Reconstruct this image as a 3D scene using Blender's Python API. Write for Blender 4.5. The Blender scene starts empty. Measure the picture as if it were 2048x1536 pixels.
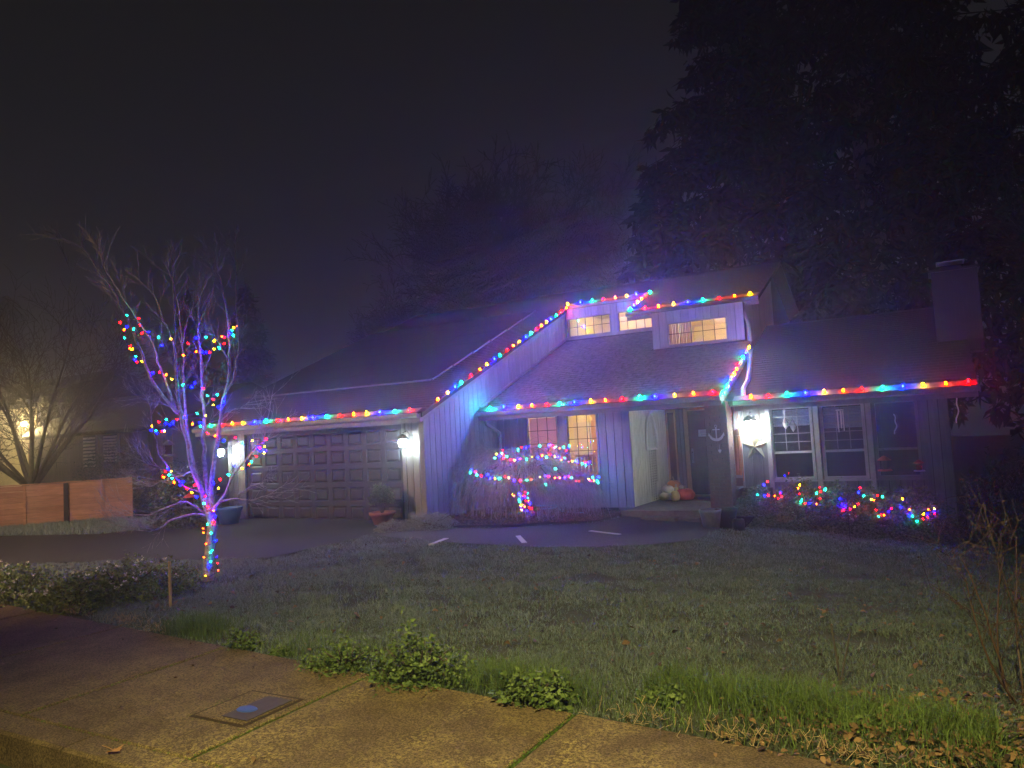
import bpy, math, random
import numpy as np
from mathutils import Vector, Matrix
random.seed(7); RNG=np.random.default_rng(7)
SC=bpy.context.scene; COL=SC.collection
# ------------------------------------------------------------------ camera
FPX=1500.0; CX=1024.0; CY=768.0; EYE=1.82
_y,_p,_r=math.radians(29.5),math.radians(3.74),math.radians(3.08)
fw=np.array([-math.sin(_y)*math.cos(_p),math.cos(_y)*math.cos(_p),math.sin(_p)])
_r0=np.array([math.cos(_y),math.sin(_y),0.0]); _u0=np.cross(_r0,fw)
rt=math.cos(_r)*_r0-math.sin(_r)*_u0; up=math.sin(_r)*_r0+math.cos(_r)*_u0
cam=bpy.data.cameras.new('camera'); cam.sensor_fit='HORIZONTAL'; cam.sensor_width=36; cam.lens=FPX/2048*36
cam.clip_start=0.05; cam.clip_end=400
co=bpy.data.objects.new('camera',cam); COL.objects.link(co)
co.matrix_world=Matrix(((rt[0],up[0],-fw[0],0),(rt[1],up[1],-fw[1],0),(rt[2],up[2],-fw[2],EYE),(0,0,0,1)))
SC.camera=co
# ------------------------------------------------------------------ night sky
W=bpy.data.worlds.new('World'); SC.world=W; W.use_nodes=True
nt=W.node_tree; nt.nodes.clear()
wo=nt.nodes.new('ShaderNodeOutputWorld'); bg=nt.nodes.new('ShaderNodeBackground'); nt.links.new(bg.outputs[0],wo.inputs[0])
tc=nt.nodes.new('ShaderNodeTexCoord'); sp=nt.nodes.new('ShaderNodeSeparateXYZ'); nt.links.new(tc.outputs['Generated'],sp.inputs[0])
rp=nt.nodes.new('ShaderNodeValToRGB'); nt.links.new(sp.outputs[2],rp.inputs[0])
e=rp.color_ramp.elements; e[0].position=0.0; e[0].color=(.0135,.0132,.0185,1); e[1].position=1.0; e[1].color=(.0035,.0033,.0038,1)
m=e.new(.33); m.color=(.0105,.0103,.0128,1); m=e.new(.62); m.color=(.0052,.0050,.0056,1)
nt.links.new(rp.outputs[0],bg.inputs[0]); bg.inputs[1].default_value=1.0
SC.view_settings.view_transform='Standard'; SC.view_settings.look='None'; SC.view_settings.exposure=0; SC.view_settings.gamma=1
SC.render.film_transparent=False
cy=SC.cycles; cy.use_denoising=True; cy.max_bounces=5; cy.diffuse_bounces=2; cy.glossy_bounces=2; cy.transmission_bounces=2
cy.transparent_max_bounces=10; cy.volume_bounces=0; cy.sample_clamp_indirect=2.0; cy.sample_clamp_direct=0; cy.use_light_tree=True
cy.caustics_reflective=False; cy.caustics_refractive=False; cy.pixel_filter_type='BLACKMAN_HARRIS'
# ------------------------------------------------------------------ calibration helpers (photo pixel -> point on a plane of the place)
O=np.array([0,0,EYE])
def ray(px,py): return fw+rt*(px-CX)/FPX-up*(py-CY)/FPX
def P(px,py,x=None,y=None,z=None):
    d=ray(px,py)
    t=(x-O[0])/d[0] if x is not None else (y-O[1])/d[1] if y is not None else (z-O[2])/d[2]
    return O+t*d
def RP(px,py,pl):
    y0,z0,m=pl; d=ray(px,py); return O+(z0-m*y0-O[2])/(d[2]-m*d[1])*d
def PD(px,py,dep): return O+ray(px,py)*dep          # point at a depth along the view axis
def tz(x,y):
    x=np.asarray(x,float); y=np.asarray(y,float)
    t=np.clip((x+9)/9,0,1.25)**1.45
    s=np.clip((y-5)/10.5,0,1.15)
    return -.57*t*s
def G(px,py,dz=0.0):
    z=0.0
    for _ in range(25):
        q=P(px,py,z=z+dz); z=float(tz(q[0],q[1]))
    q[2]=z; return q
# ------------------------------------------------------------------ materials
MATS={}
def mat(name,col,rough=.8,col2=None,scale=4.0,bump=0.0,bscale=None,spec=.3,metal=0,lo=.35,hi=.65,detail=6,trans=0,stretch=None,obvar=0.0):
    if name in MATS: return MATS[name]
    m=bpy.data.materials.new(name); m.use_nodes=True; n=m.node_tree; b=n.nodes['Principled BSDF']
    b.inputs['Base Color'].default_value=(*col,1); b.inputs['Roughness'].default_value=rough
    b.inputs['Specular IOR Level'].default_value=spec; b.inputs['Metallic'].default_value=metal
    t=n.nodes.new('ShaderNodeTexCoord'); vec=t.outputs['Object']
    if stretch:
        mp=n.nodes.new('ShaderNodeMapping'); mp.inputs['Scale'].default_value=stretch; n.links.new(vec,mp.inputs[0]); vec=mp.outputs[0]
    colout=None
    if col2:
        no=n.nodes.new('ShaderNodeTexNoise'); no.inputs['Scale'].default_value=scale; no.inputs['Detail'].default_value=detail; no.inputs['Roughness'].default_value=.65
        n.links.new(vec,no.inputs['Vector'])
        r=n.nodes.new('ShaderNodeValToRGB'); r.color_ramp.elements[0].position=lo; r.color_ramp.elements[1].position=hi
        r.color_ramp.elements[0].color=(*col,1); r.color_ramp.elements[1].color=(*col2,1)
        n.links.new(no.outputs['Fac'],r.inputs[0]); colout=r.outputs[0]; n.links.new(colout,b.inputs['Base Color'])
    if obvar:
        oi=n.nodes.new('ShaderNodeObjectInfo'); hs=n.nodes.new('ShaderNodeHueSaturation')
        mr=n.nodes.new('ShaderNodeMapRange'); mr.inputs[3].default_value=1-obvar; mr.inputs[4].default_value=1+obvar
        n.links.new(oi.outputs['Random'],mr.inputs[0]); n.links.new(mr.outputs[0],hs.inputs['Value'])
        if colout is not None: n.links.new(colout,hs.inputs['Color'])
        else: hs.inputs['Color'].default_value=(*col,1)
        n.links.new(hs.outputs[0],b.inputs['Base Color'])
    if bump:
        bn=n.nodes.new('ShaderNodeTexNoise'); bn.inputs['Scale'].default_value=bscale or scale*6; bn.inputs['Detail'].default_value=5
        n.links.new(vec,bn.inputs['Vector']); bp=n.nodes.new('ShaderNodeBump'); bp.inputs['Strength'].default_value=bump; bp.inputs['Distance'].default_value=.02
        n.links.new(bn.outputs['Fac'],bp.inputs['Height']); n.links.new(bp.outputs[0],b.inputs['Normal'])
    MATS[name]=m; return m
def emis(name,col,st):
    if name in MATS: return MATS[name]
    m=bpy.data.materials.new(name); m.use_nodes=True; n=m.node_tree; n.nodes.clear()
    o=n.nodes.new('ShaderNodeOutputMaterial'); x=n.nodes.new('ShaderNodeEmission'); x.inputs[0].default_value=(*col,1); x.inputs[1].default_value=st
    n.links.new(x.outputs[0],o.inputs[0]); MATS[name]=m; return m
def glassm(name,tint=(1,1,1),gl=.12,rough=.02):
    m=bpy.data.materials.new(name); m.use_nodes=True; n=m.node_tree; n.nodes.clear()
    o=n.nodes.new('ShaderNodeOutputMaterial'); t=n.nodes.new('ShaderNodeBsdfTransparent'); g=n.nodes.new('ShaderNodeBsdfGlossy'); mx=n.nodes.new('ShaderNodeMixShader')
    t.inputs[0].default_value=(*tint,1); g.inputs['Roughness'].default_value=rough; mx.inputs[0].default_value=gl
    n.links.new(t.outputs[0],mx.inputs[1]); n.links.new(g.outputs[0],mx.inputs[2]); n.links.new(mx.outputs[0],o.inputs[0]); MATS[name]=m; return m
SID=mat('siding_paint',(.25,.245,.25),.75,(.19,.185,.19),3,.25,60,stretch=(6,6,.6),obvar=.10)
SIDW=mat('dim_wing_siding',(.17,.175,.18),.75,(.12,.125,.13),3,.25,60,stretch=(6,6,.6),obvar=.08)  # house siding with the dim light on the wing painted in as darker colour
BACK=mat('groove_shadow_paint',(.05,.05,.055),.9)
TRIM=mat('trim_paint',(.21,.205,.21),.6,(.16,.155,.16),5,.1,40)
WHT=mat('white_trim_paint',(.36,.36,.36),.5,(.28,.28,.28),6)
GDOOR=mat('garage_door_paint',(.040,.041,.050),.55,(.030,.031,.038),4,.1,50,obvar=.07)
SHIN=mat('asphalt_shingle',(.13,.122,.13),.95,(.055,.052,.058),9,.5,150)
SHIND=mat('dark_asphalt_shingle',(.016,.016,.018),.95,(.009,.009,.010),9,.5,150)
METAL=mat('gutter_metal',(.26,.255,.26),.45,(.2,.195,.2),5)
GLOWSTRIP=mat('glow_catch_metal',(.12,.12,.12),.6,(.05,.05,.05),9)  # for the added eave strips that catch the bulb glow
DARKM=mat('dark_metal',(.02,.02,.022),.45,spec=.5)
BRICK=mat('brick_face',(.17,.11,.10),.9,(.11,.075,.07),14,.5,60)
MORT=mat('mortar',(.10,.09,.09),.95)
CONC=mat('concrete',(.16,.155,.145),.9,(.11,.105,.10),6,.4,80)
WOODD=mat('dark_stained_door_wood',(.11,.055,.05),.5,(.075,.04,.036),3,.2,30,stretch=(8,8,.7))
WOODL=mat('pale_jamb_wood',(.55,.40,.24),.6,(.42,.30,.18),6,stretch=(6,6,.6))
CEDAR=mat('cedar_board',(.38,.20,.125),.75,(.26,.13,.08),3,.3,50,stretch=(1,1,7),obvar=.16)
POSTD=mat('dark_post',(.03,.028,.028),.8)
SOIL=mat('bark_soil',(.032,.022,.017),1,(.055,.035,.025),14,.8,60)
ASPH=mat('driveway_asphalt',(.040,.040,.042),.85,(.062,.062,.064),20,.5,160,lo=.3,hi=.75)
AGG=mat('aggregate_path',(.045,.044,.048),.85,(.10,.098,.105),60,.6,160,lo=.45,hi=.6)
ROADM=mat('road_asphalt',(.03,.027,.022),.9,(.05,.044,.035),30,.5,120)
BARK=mat('pale_smooth_bark',(.34,.32,.31),.8,(.15,.135,.13),16,.4,60,lo=.42,hi=.62)
BARKD=mat('dark_bark',(.06,.05,.045),.95,(.10,.085,.075),10,.6,40)
BARKG=mat('grey_far_bark',(.075,.07,.07),.95,(.045,.042,.042),6)
IVORY=mat('room_paint',(.78,.70,.42),.8)
INT2=mat('dark_room_paint',(.05,.055,.06),.9)
# sidewalk concrete with yellow lichen speckle
def sidewalk_mat():
    m=bpy.data.materials.new('old_sidewalk_concrete'); m.use_nodes=True; n=m.node_tree; b=n.nodes['Principled BSDF']
    L=n.links.new; t=n.nodes.new('ShaderNodeNewGeometry')
    def noise(s,d=5,r=.6):
        q=n.nodes.new('ShaderNodeTexNoise'); q.inputs['Scale'].default_value=s; q.inputs['Detail'].default_value=d; q.inputs['Roughness'].default_value=r; L(t.outputs['Position'],q.inputs['Vector']); return q.outputs['Fac']
    def ramp(f,a,c,A,B):
        q=n.nodes.new('ShaderNodeValToRGB'); q.color_ramp.elements[0].position=a; q.color_ramp.elements[1].position=c; q.color_ramp.elements[0].color=(*A,1); q.color_ramp.elements[1].color=(*B,1); L(f,q.inputs[0]); return q.outputs[0]
    base=ramp(noise(3.0),.35,.7,(.105,.075,.052),(.17,.125,.085))
    grit=ramp(noise(80,3,.8),.40,.60,(.35,.35,.35),(1.35,1.3,1.2))
    mu=n.nodes.new('ShaderNodeMix'); mu.data_type='RGBA'; mu.blend_type='MULTIPLY'; mu.inputs[0].default_value=1; L(base,mu.inputs[6]); L(grit,mu.inputs[7])
    f1=ramp(noise(52,4,.8),.50,.57,(0,0,0),(1,1,1)); f2=ramp(noise(1.1,5,.65),.42,.62,(.04,.04,.04),(1,1,1)); sx=n.nodes.new('ShaderNodeSeparateXYZ'); L(t.outputs['Position'],sx.inputs[0]); mr=n.nodes.new('ShaderNodeMapRange'); mr.inputs[1].default_value=-7.5; mr.inputs[2].default_value=-2.2; mr.inputs[3].default_value=.05; L(sx.outputs[0],mr.inputs[0]); m3=n.nodes.new('ShaderNodeMix'); m3.data_type='RGBA'; m3.blend_type='MULTIPLY'; m3.inputs[0].default_value=1; L(f2,m3.inputs[6]); L(mr.outputs[0],m3.inputs[7]); f2=m3.outputs[2]
    mm=n.nodes.new('ShaderNodeMix'); mm.data_type='RGBA'; mm.blend_type='MULTIPLY'; mm.inputs[0].default_value=1; L(f1,mm.inputs[6]); L(f2,mm.inputs[7])
    mx=n.nodes.new('ShaderNodeMix'); mx.data_type='RGBA'; L(mm.outputs[2],mx.inputs[0]); L(mu.outputs[2],mx.inputs[6]); mx.inputs[7].default_value=(.44,.35,.14,1)
    L(mx.outputs[2],b.inputs['Base Color']); b.inputs['Roughness'].default_value=.9; b.inputs['Specular IOR Level'].default_value=.2
    bp=n.nodes.new('ShaderNodeBump'); bp.inputs['Strength'].default_value=.7; bp.inputs['Distance'].default_value=.008; L(noise(140,3,.7),bp.inputs['Height']); L(bp.outputs[0],b.inputs['Normal'])
    return m
SWALK=sidewalk_mat()
MOSS=mat('moss',(.03,.055,.012),1,(.07,.10,.02),40,.8,150)
def leafmat(name,c1,c2,rough=.6,tr=.25,spec=.3):
    m=bpy.data.materials.new(name); m.use_nodes=True; n=m.node_tree; b=n.nodes['Principled BSDF']; g=n.nodes.new('ShaderNodeNewGeometry')
    r=n.nodes.new('ShaderNodeValToRGB'); r.color_ramp.elements[0].color=(*c1,1); r.color_ramp.elements[1].color=(*c2,1)
    n.links.new(g.outputs['Random Per Island'],r.inputs[0]); n.links.new(r.outputs[0],b.inputs['Base Color'])
    b.inputs['Roughness'].default_value=rough; b.inputs['Specular IOR Level'].default_value=spec
    MATS[name]=m; return m
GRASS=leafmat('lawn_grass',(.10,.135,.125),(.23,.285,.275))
GRASSD=leafmat('unlit_lawn_grass',(.055,.078,.060),(.14,.18,.145))  # lawn away from the lanterns, its lack of light painted as darker blades
GRASST=leafmat('tall_grass',(.035,.06,.015),(.12,.19,.045))
LEAFG=leafmat('weed_leaf',(.045,.085,.02),(.14,.20,.06))
LEAFB=leafmat('bed_leaf',(.11,.16,.045),(.25,.32,.12))
LEAFD=leafmat('dark_evergreen_leaf',(.022,.032,.022),(.085,.105,.075),.35,spec=.5)
LEAFH=leafmat('small_hedge_leaf',(.05,.075,.035),(.16,.20,.10),.45)
LEAFS=leafmat('silver_leaf',(.16,.18,.16),(.30,.32,.29))
NEED=leafmat('conifer_needle',(.002,.003,.002),(.005,.006,.005),1,spec=0)
DRY=leafmat('dry_leaf',(.03,.018,.012),(.22,.13,.07))
STRAW=leafmat('dry_straw',(.20,.14,.08),(.46,.35,.21))
BROWN=leafmat('brown_twig',(.03,.019,.014),(.08,.048,.034))
WEEP=leafmat('weeping_twig',(.18,.15,.15),(.36,.31,.31))
DARKTW=leafmat('dark_twig',(.035,.03,.026),(.075,.065,.055))
PETAL=mat('white_petal',(.7,.7,.62),.6)
# ------------------------------------------------------------------ mesh helpers
class MB:
    def __init__(s): s.v=[]; s.f=[]
    def add(s,v,f):
        b=len(s.v); s.v+= [tuple(map(float,q)) for q in v]; s.f+=[tuple(b+i for i in q) for q in f]; return s
    def box(s,x0,x1,y0,y1,z0,z1):
        return s.add([(x0,y0,z0),(x1,y0,z0),(x1,y1,z0),(x0,y1,z0),(x0,y0,z1),(x1,y0,z1),(x1,y1,z1),(x0,y1,z1)],
            [(0,3,2,1),(4,5,6,7),(0,1,5,4),(1,2,6,5),(2,3,7,6),(3,0,4,7)])
    def hexa(s,a,b):   # two quads (lists of 4 points)
        return s.add(list(a)+list(b),[(3,2,1,0),(4,5,6,7),(0,1,5,4),(1,2,6,5),(2,3,7,6),(3,0,4,7)])
    def prism(s,poly,off):
        n=len(poly); a=[np.array(p,float) for p in poly]; o=np.array(off,float)
        return s.add(a+[p+o for p in a],[tuple(range(n))[::-1],tuple(range(n,2*n))]+[(i,(i+1)%n,n+(i+1)%n,n+i) for i in range(n)])
    def tube(s,pts,rad,n=6,cap=True):
        pts=[np.array(p,float) for p in pts]
        if not hasattr(rad,'__len__'): rad=[rad]*len(pts)
        b=len(s.v); u=None
        for i,p in enumerate(pts):
            t=pts[min(i+1,len(pts)-1)]-pts[max(i-1,0)]; t=t/(np.linalg.norm(t)+1e-9)
            if u is None:
                u=np.cross(t,[0,0,1] if abs(t[2])<.9 else [1,0,0])
            u=u-t*(u@t); u=u/(np.linalg.norm(u)+1e-9); w=np.cross(t,u)
            for k in range(n):
                a=2*math.pi*k/n; q=p+(u*math.cos(a)+w*math.sin(a))*rad[i]; s.v.append((float(q[0]),float(q[1]),float(q[2])))
        for i in range(len(pts)-1):
            for k in range(n):
                s.f.append((b+i*n+k,b+i*n+(k+1)%n,b+(i+1)*n+(k+1)%n,b+(i+1)*n+k))
        if cap:
            s.f.append(tuple(b+k for k in range(n))[::-1]); s.f.append(tuple(b+(len(pts)-1)*n+k for k in range(n)))
        return s
    def lathe(s,prof,c=(0,0,0),n=16,sx=1,sy=1,lob=0,nl=0):
        b=len(s.v)
        for r,z in prof:
            for k in range(n):
                a=2*math.pi*k/n; rr=r*(1+lob*math.cos(nl*a)) if lob else r
                s.v.append((c[0]+rr*sx*math.cos(a),c[1]+rr*sy*math.sin(a),c[2]+z))
        for i in range(len(prof)-1):
            for k in range(n): s.f.append((b+i*n+k,b+i*n+(k+1)%n,b+(i+1)*n+(k+1)%n,b+(i+1)*n+k))
        return s
    def build(s,name,m=None,parent=None,smooth=False,**props):
        me=bpy.data.meshes.new(name); me.from_pydata(s.v,[],s.f); me.update()
        if m: me.materials.append(m)
        if smooth:
            for p in me.polygons: p.use_smooth=True
        o=bpy.data.objects.new(name,me); COL.objects.link(o)
        if parent: o.parent=parent
        for k,v in props.items(): o[k]=v
        return o
def npmesh(name,V,F,m,parent=None,smooth=False,**props):   # V (n,3), F (k,3) or (k,4) arrays
    V=np.ascontiguousarray(V,dtype=np.float32); F=np.ascontiguousarray(F,dtype=np.int32); k=F.shape[1]
    me=bpy.data.meshes.new(name); me.vertices.add(len(V)); me.vertices.foreach_set('co',V.ravel())
    me.loops.add(F.size); me.loops.foreach_set('vertex_index',F.ravel()); me.polygons.add(len(F))
    me.polygons.foreach_set('loop_start',np.arange(0,F.size,k,dtype=np.int32)); me.polygons.foreach_set('loop_total',np.full(len(F),k,dtype=np.int32))
    me.update(calc_edges=True); me.materials.append(m)
    o=bpy.data.objects.new(name,me); COL.objects.link(o)
    if parent: o.parent=parent
    for kk,v in props.items(): o[kk]=v
    return o
def thing(name,label,cat,loc=(0,0,0),group=None):
    o=bpy.data.objects.new(name,None); COL.objects.link(o); o.location=loc; o.empty_display_size=.1; o['label']=label; o['category']=cat
    if group: o['group']=group
    return o
def inst(name,me,parent,loc,rot=(0,0,0),sc=(1,1,1)):
    o=bpy.data.objects.new(name,me); COL.objects.link(o); o.parent=parent; o.location=loc; o.rotation_euler=rot; o.scale=sc; return o
def blades(pts,h,w,lean=.35,curve=.3):
    """pts (n,3); returns V,F triangles pairs: narrow grass blades (quad + tip)"""
    n=len(pts); h=np.broadcast_to(h,(n,)); w=np.broadcast_to(w,(n,))
    a=RNG.uniform(0,2*np.pi,n); dx=np.cos(a); dy=np.sin(a); b=RNG.uniform(0,2*np.pi,n); l=np.abs(RNG.normal(0,lean,n)); lx=np.cos(b)*l; ly=np.sin(b)*l
    z0=np.stack([dx*w/2,dy*w/2,np.zeros(n)],1)
    mid=pts+np.stack([lx*h*.35,ly*h*.35,h*.55],1); tip=pts+np.stack([lx*h*(1+curve),ly*h*(1+curve),h*(1-.25*np.minimum(l,1.2))],1)
    V=np.stack([pts-z0,pts+z0,mid+z0*.7,mid-z0*.7,tip],1).reshape(-1,3); i=np.arange(n)*5
    F=np.concatenate([np.stack([i,i+1,i+2],1),np.stack([i,i+2,i+3],1),np.stack([i+3,i+2,i+4],1)],0); return V,F
def leaves(pts,size,asp=.5,droop=0.0,nrm=None):
    """diamond leaves folded along the midrib, random directions"""
    n=len(pts); s=np.broadcast_to(size,(n,))[:,None]
    d=RNG.normal(0,1,(n,3)); d[:,2]=d[:,2]*.6-droop; d/=np.linalg.norm(d,axis=1)[:,None]
    r=RNG.normal(0,1,(n,3)); r-=d*(r*d).sum(1)[:,None]; r/=np.linalg.norm(r,axis=1)[:,None]; u=np.cross(d,r)
    a=pts; b=pts+d*s; m=pts+d*s*.45; V=np.stack([a,m+r*s*asp*.5+u*s*.08,b,m-r*s*asp*.5+u*s*.08],1).reshape(-1,3); i=np.arange(n)*4
    F=np.concatenate([np.stack([i,i+1,i+2],1),np.stack([i,i+2,i+3],1)],0); return V,F
def joinVF(L):
    V=[];F=[];b=0
    for v,f in L: V.append(v); F.append(f+b); b+=len(v)
    return np.concatenate(V),np.concatenate(F)
def strips(A,B,w):   # thin twig pieces between A and B: two crossed-free triangular prisms (3 sided)
    A=np.asarray(A,float);B=np.asarray(B,float); n=len(A); w=np.broadcast_to(w,(n,))[:,None]
    t=B-A; t/=np.linalg.norm(t,axis=1)[:,None]+1e-9; r=np.cross(t,[0,0,1.]); r/=np.linalg.norm(r,axis=1)[:,None]+1e-6; u=np.cross(t,r)
    c=[r,(-.5*r+.87*u),(-.5*r-.87*u)]
    V=np.stack([A+c[0]*w,A+c[1]*w,A+c[2]*w,B+c[0]*w*.6,B+c[1]*w*.6,B+c[2]*w*.6],1).reshape(-1,3); i=np.arange(n)*6
    F=[]
    for k in range(3):
        j=(k+1)%3; F+=[np.stack([i+k,i+j,i+3+j],1),np.stack([i+k,i+3+j,i+3+k],1)]
    return V,np.concatenate(F,0)
def vnoise(x,y,s=1.0,o=0):
    return (np.sin(x*1.7*s+o)+np.sin(y*2.3*s+1.3*o)+np.sin((x+y)*3.1*s+2*o)+np.sin((x-1.7*y)*2.2*s+.7*o)*.8)/3.8
# ------------------------------------------------------------------ street lamps beside the road (the photograph's warm foreground light)
def street_lamp(loc,aim,energy,col,label,size=62):
    t=thing('street_lamp',label,'street lamp',loc,'street lamps along the road')
    MB().tube([(0,0,-.15),(0,0,6.4)],[.09,.06],10).build('pole',DARKM,t,True)
    h=MB(); h.tube([(0,0,6.35),(0,.5,6.75),(0,1.2,6.85)],[.05,.045,.04],8).build('arm',DARKM,t,True)
    MB().lathe([(0,.22),(.14,.2),(.24,.05),(.26,0),(.22,-.01)],(0,1.4,6.72),14,1,1.4).build('lamp_head',DARKM,t,True)
    l=bpy.data.lights.new('lamp_light','SPOT'); l.energy=energy; l.color=col; l.shadow_soft_size=.12; l.spot_size=math.radians(size*2); l.spot_blend=.9
    lo=bpy.data.objects.new('lamp_light',l); COL.objects.link(lo); lo.parent=t; lo.location=(0,1.4,6.66)
    src=Vector(loc)+Vector((0,1.4,6.66)); lo.rotation_euler=(Vector(aim)-src).to_track_quat('-Z','Y').to_euler()
    MB().lathe([(0,-.06),(.12,-.04),(.2,0)],(0,1.4,6.70),12,1,1.4).build('lens',emis('lamp_lens',col,8),t,True)
    return t
street_lamp((.2,-2.8,0),(-1.7,3.8,0),13500,(1.0,.83,.30),'warm street lamp on a dark pole across the road from the house',35)
street_lamp((-14.5,-3.8,0),(-15.2,8.4,.5),21000,(1.0,.66,.38),'warm street lamp on a dark pole further down the road by the cedar fence',41)
# ================================================================== SETTING
def grid(name,xs,ys,m,fz,mask=None,**props):
    xs=np.asarray(xs);ys=np.asarray(ys); X,Y=np.meshgrid(xs,ys,indexing='ij'); Z=fz(X,Y); V=np.stack([X,Y,Z],-1).reshape(-1,3); nx,ny=len(xs),len(ys)
    i,j=np.meshgrid(np.arange(nx-1),np.arange(ny-1),indexing='ij'); a=(i*ny+j).ravel(); F=np.stack([a,a+ny,a+ny+1,a+1],1)
    if mask is not None:
        c=V[F].mean(1); F=F[mask(c[:,0],c[:,1])]
    return npmesh(name,V,F,m,**props)
def gz(x,y): return tz(x,y)+np.where(y<2.72,-.16,0)
def inpoly(x,y,poly):
    x=np.asarray(x);y=np.asarray(y); r=np.zeros(x.shape,bool); n=len(poly)
    for i in range(n):
        x0,y0=poly[i];x1,y1=poly[(i+1)%n]
        c=((y0>y)!=(y1>y)); r^=c&(x<(x1-x0)*(y-y0)/((y1-y0)+1e-12)+x0)
    return r
xs=np.concatenate([np.arange(-70,-14,2.),np.arange(-14,3,.25),np.arange(3,70,2.)]); ys=np.concatenate([[-14,-8,-3,0,2.6,2.7,2.74],np.arange(3,18,.25),np.arange(18,90,3.)])
LAWNM=mat('lawn_soil',(.040,.048,.028),1,(.065,.070,.045),6,.8,70)
grid('ground',xs,ys,LAWNM,lambda X,Y:gz(X,Y)-.012+.008*vnoise(X,Y,2.),kind='structure')
grid('road',np.arange(-70,71,5.),[-13.5,-6,0,2.6],ROADM,lambda X,Y:X*0-.155,kind='structure')
DRIVE=[(-9.65,11.35),(-9.65,8.7),(-10.6,8.35),(-12.0,8.1),(-14,7.2),(-15.2,5.2),(-15.4,2.95),(-26,2.95),(-25,8.5),(-20.3,9.6),(-17.0,10.4),(-16.2,12.0),(-16.2,13.5),(-9.7,13.5),(-9.7,12.2)]
def flat(name,poly,m,dz,parent=None,fz=tz,sub=.35,**props):
    a=np.array(poly); xs=np.arange(a[:,0].min()-.1,a[:,0].max()+sub,sub); ys=np.arange(a[:,1].min()-.1,a[:,1].max()+sub,sub)
    import bmesh
    bm=bmesh.new(); vs=[bm.verts.new((p[0],p[1],0)) for p in poly]; f=bm.faces.new(vs); bmesh.ops.triangulate(bm,faces=[f])
    for _ax,vals in ((0,xs),(1,ys)):
        for v in vals:
            no=(1,0,0) if _ax==0 else (0,1,0); c=(v,0,0) if _ax==0 else (0,v,0)
            bmesh.ops.bisect_plane(bm,geom=bm.verts[:]+bm.edges[:]+bm.faces[:],plane_co=c,plane_no=no)
    for v in bm.verts: v.co.z=float(fz(v.co.x,v.co.y))+dz
    for f in bm.faces:
        if f.normal.z<0: f.normal_flip()
    me=bpy.data.meshes.new(name); bm.to_mesh(me); bm.free(); me.materials.append(m); o=bpy.data.objects.new(name,me); COL.objects.link(o)
    if parent: o.parent=parent
    for k,v in props.items(): o[k]=v
    return o
flat('driveway',DRIVE,ASPH,.012,sub=.8,kind='structure')
PATH=[(-9.66,11.3),(-8.6,10.95),(-7.45,10.8),(-5.62,10.95),(-4.8,11.45),(-4.25,12.0),(-3.8,12.9),(-3.85,14.6),(-4.3,15.3),(-6.05,15.35),(-6.15,14.1),(-7.6,12.75),(-8.9,12.15),(-9.66,12.05)]
path=flat('path',PATH,AGG,.016,kind='structure')
for (a,b) in (((862,1091),(893,1079)),((1036,1074),(1049,1088)),((1180,1064),(1240,1071))):
    A=G(*a);B=G(*b); d=B-A; d[2]=0; L=np.linalg.norm(d); d/=L; nrm=np.array([-d[1],d[0],0])*.045
    MB().hexa([A-nrm,B-nrm,B+nrm,A+nrm],[A-nrm+[0,0,.026],B-nrm+[0,0,.026],B+nrm+[0,0,.026],A+nrm+[0,0,.026]]).build('divider_board',mat('bleached_board',(.55,.53,.52),.7),path)
BED=[(-9.55,13.3),(-9.5,12.35),(-8.9,12.2),(-7.6,12.8),(-6.2,14.15),(-6.1,15.9),(-9.5,15.9)]
flat('planting_bed',BED,SOIL,.03,kind='structure',fz=lambda x,y: tz(x,y)+.06*np.exp(-((x+8.6)**2+(y-14.3)**2)/1.5))
# pavement slabs, each its own piece
side=bpy.data.objects.new('sidewalk',None); COL.objects.link(side); side['kind']='structure'
def yb(x): return 4.30-.085*(x+1)
def slab(x0,x1):
    y0,y1=2.945,None; g=.017; bz=.004
    a=[(x0+g,y0),(x1-g,y0),(x1-g,yb(x1)),(x0+g,yb(x0))]; c=[(x0+g+.015,y0+.012),(x1-g-.015,y0+.012),(x1-g-.015,yb(x1)-.01),(x0+g+.015,yb(x0)-.01)]
    s=MB(); s.add([(p[0],p[1],-.08) for p in a]+[(p[0],p[1],.02) for p in a]+[(p[0],p[1],.029) for p in c],
      [(0,1,5,4),(1,2,6,5),(2,3,7,6),(3,0,4,7),(4,5,9,8),(5,6,10,9),(6,7,11,10),(7,4,8,11),(8,9,10,11)])
    return s.build('slab',SWALK,side)
jx=[-5.78-1.81*k for k in range(5,0,-1)]+[-5.78,-3.96,-2.16,-.35,1.46,3.27,5.08]
for a,b in zip(jx[:-1],jx[1:]): slab(a,b)
flat('sidewalk_joint_moss',[(jx[0],2.8),(jx[-1],2.8),(jx[-1],yb(jx[-1])),(jx[0],yb(jx[0]))],MOSS,.014,parent=side,sub=3)
curb=bpy.data.objects.new('curb',None); COL.objects.link(curb); curb['kind']='structure'
for k in range(-8,5):
    x0,x1=-2.16+k*1.81*1.0+.9,-2.16+(k+1)*1.81+.9
    MB().prism([(x0+.008,2.70,-.17),(x0+.008,2.715,.012),(x0+.008,2.74,.026),(x0+.008,2.925,.028),(x0+.008,2.925,-.17)],(1.81-.016,0,0)).build('curb_stone',SWALK,curb)
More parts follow.
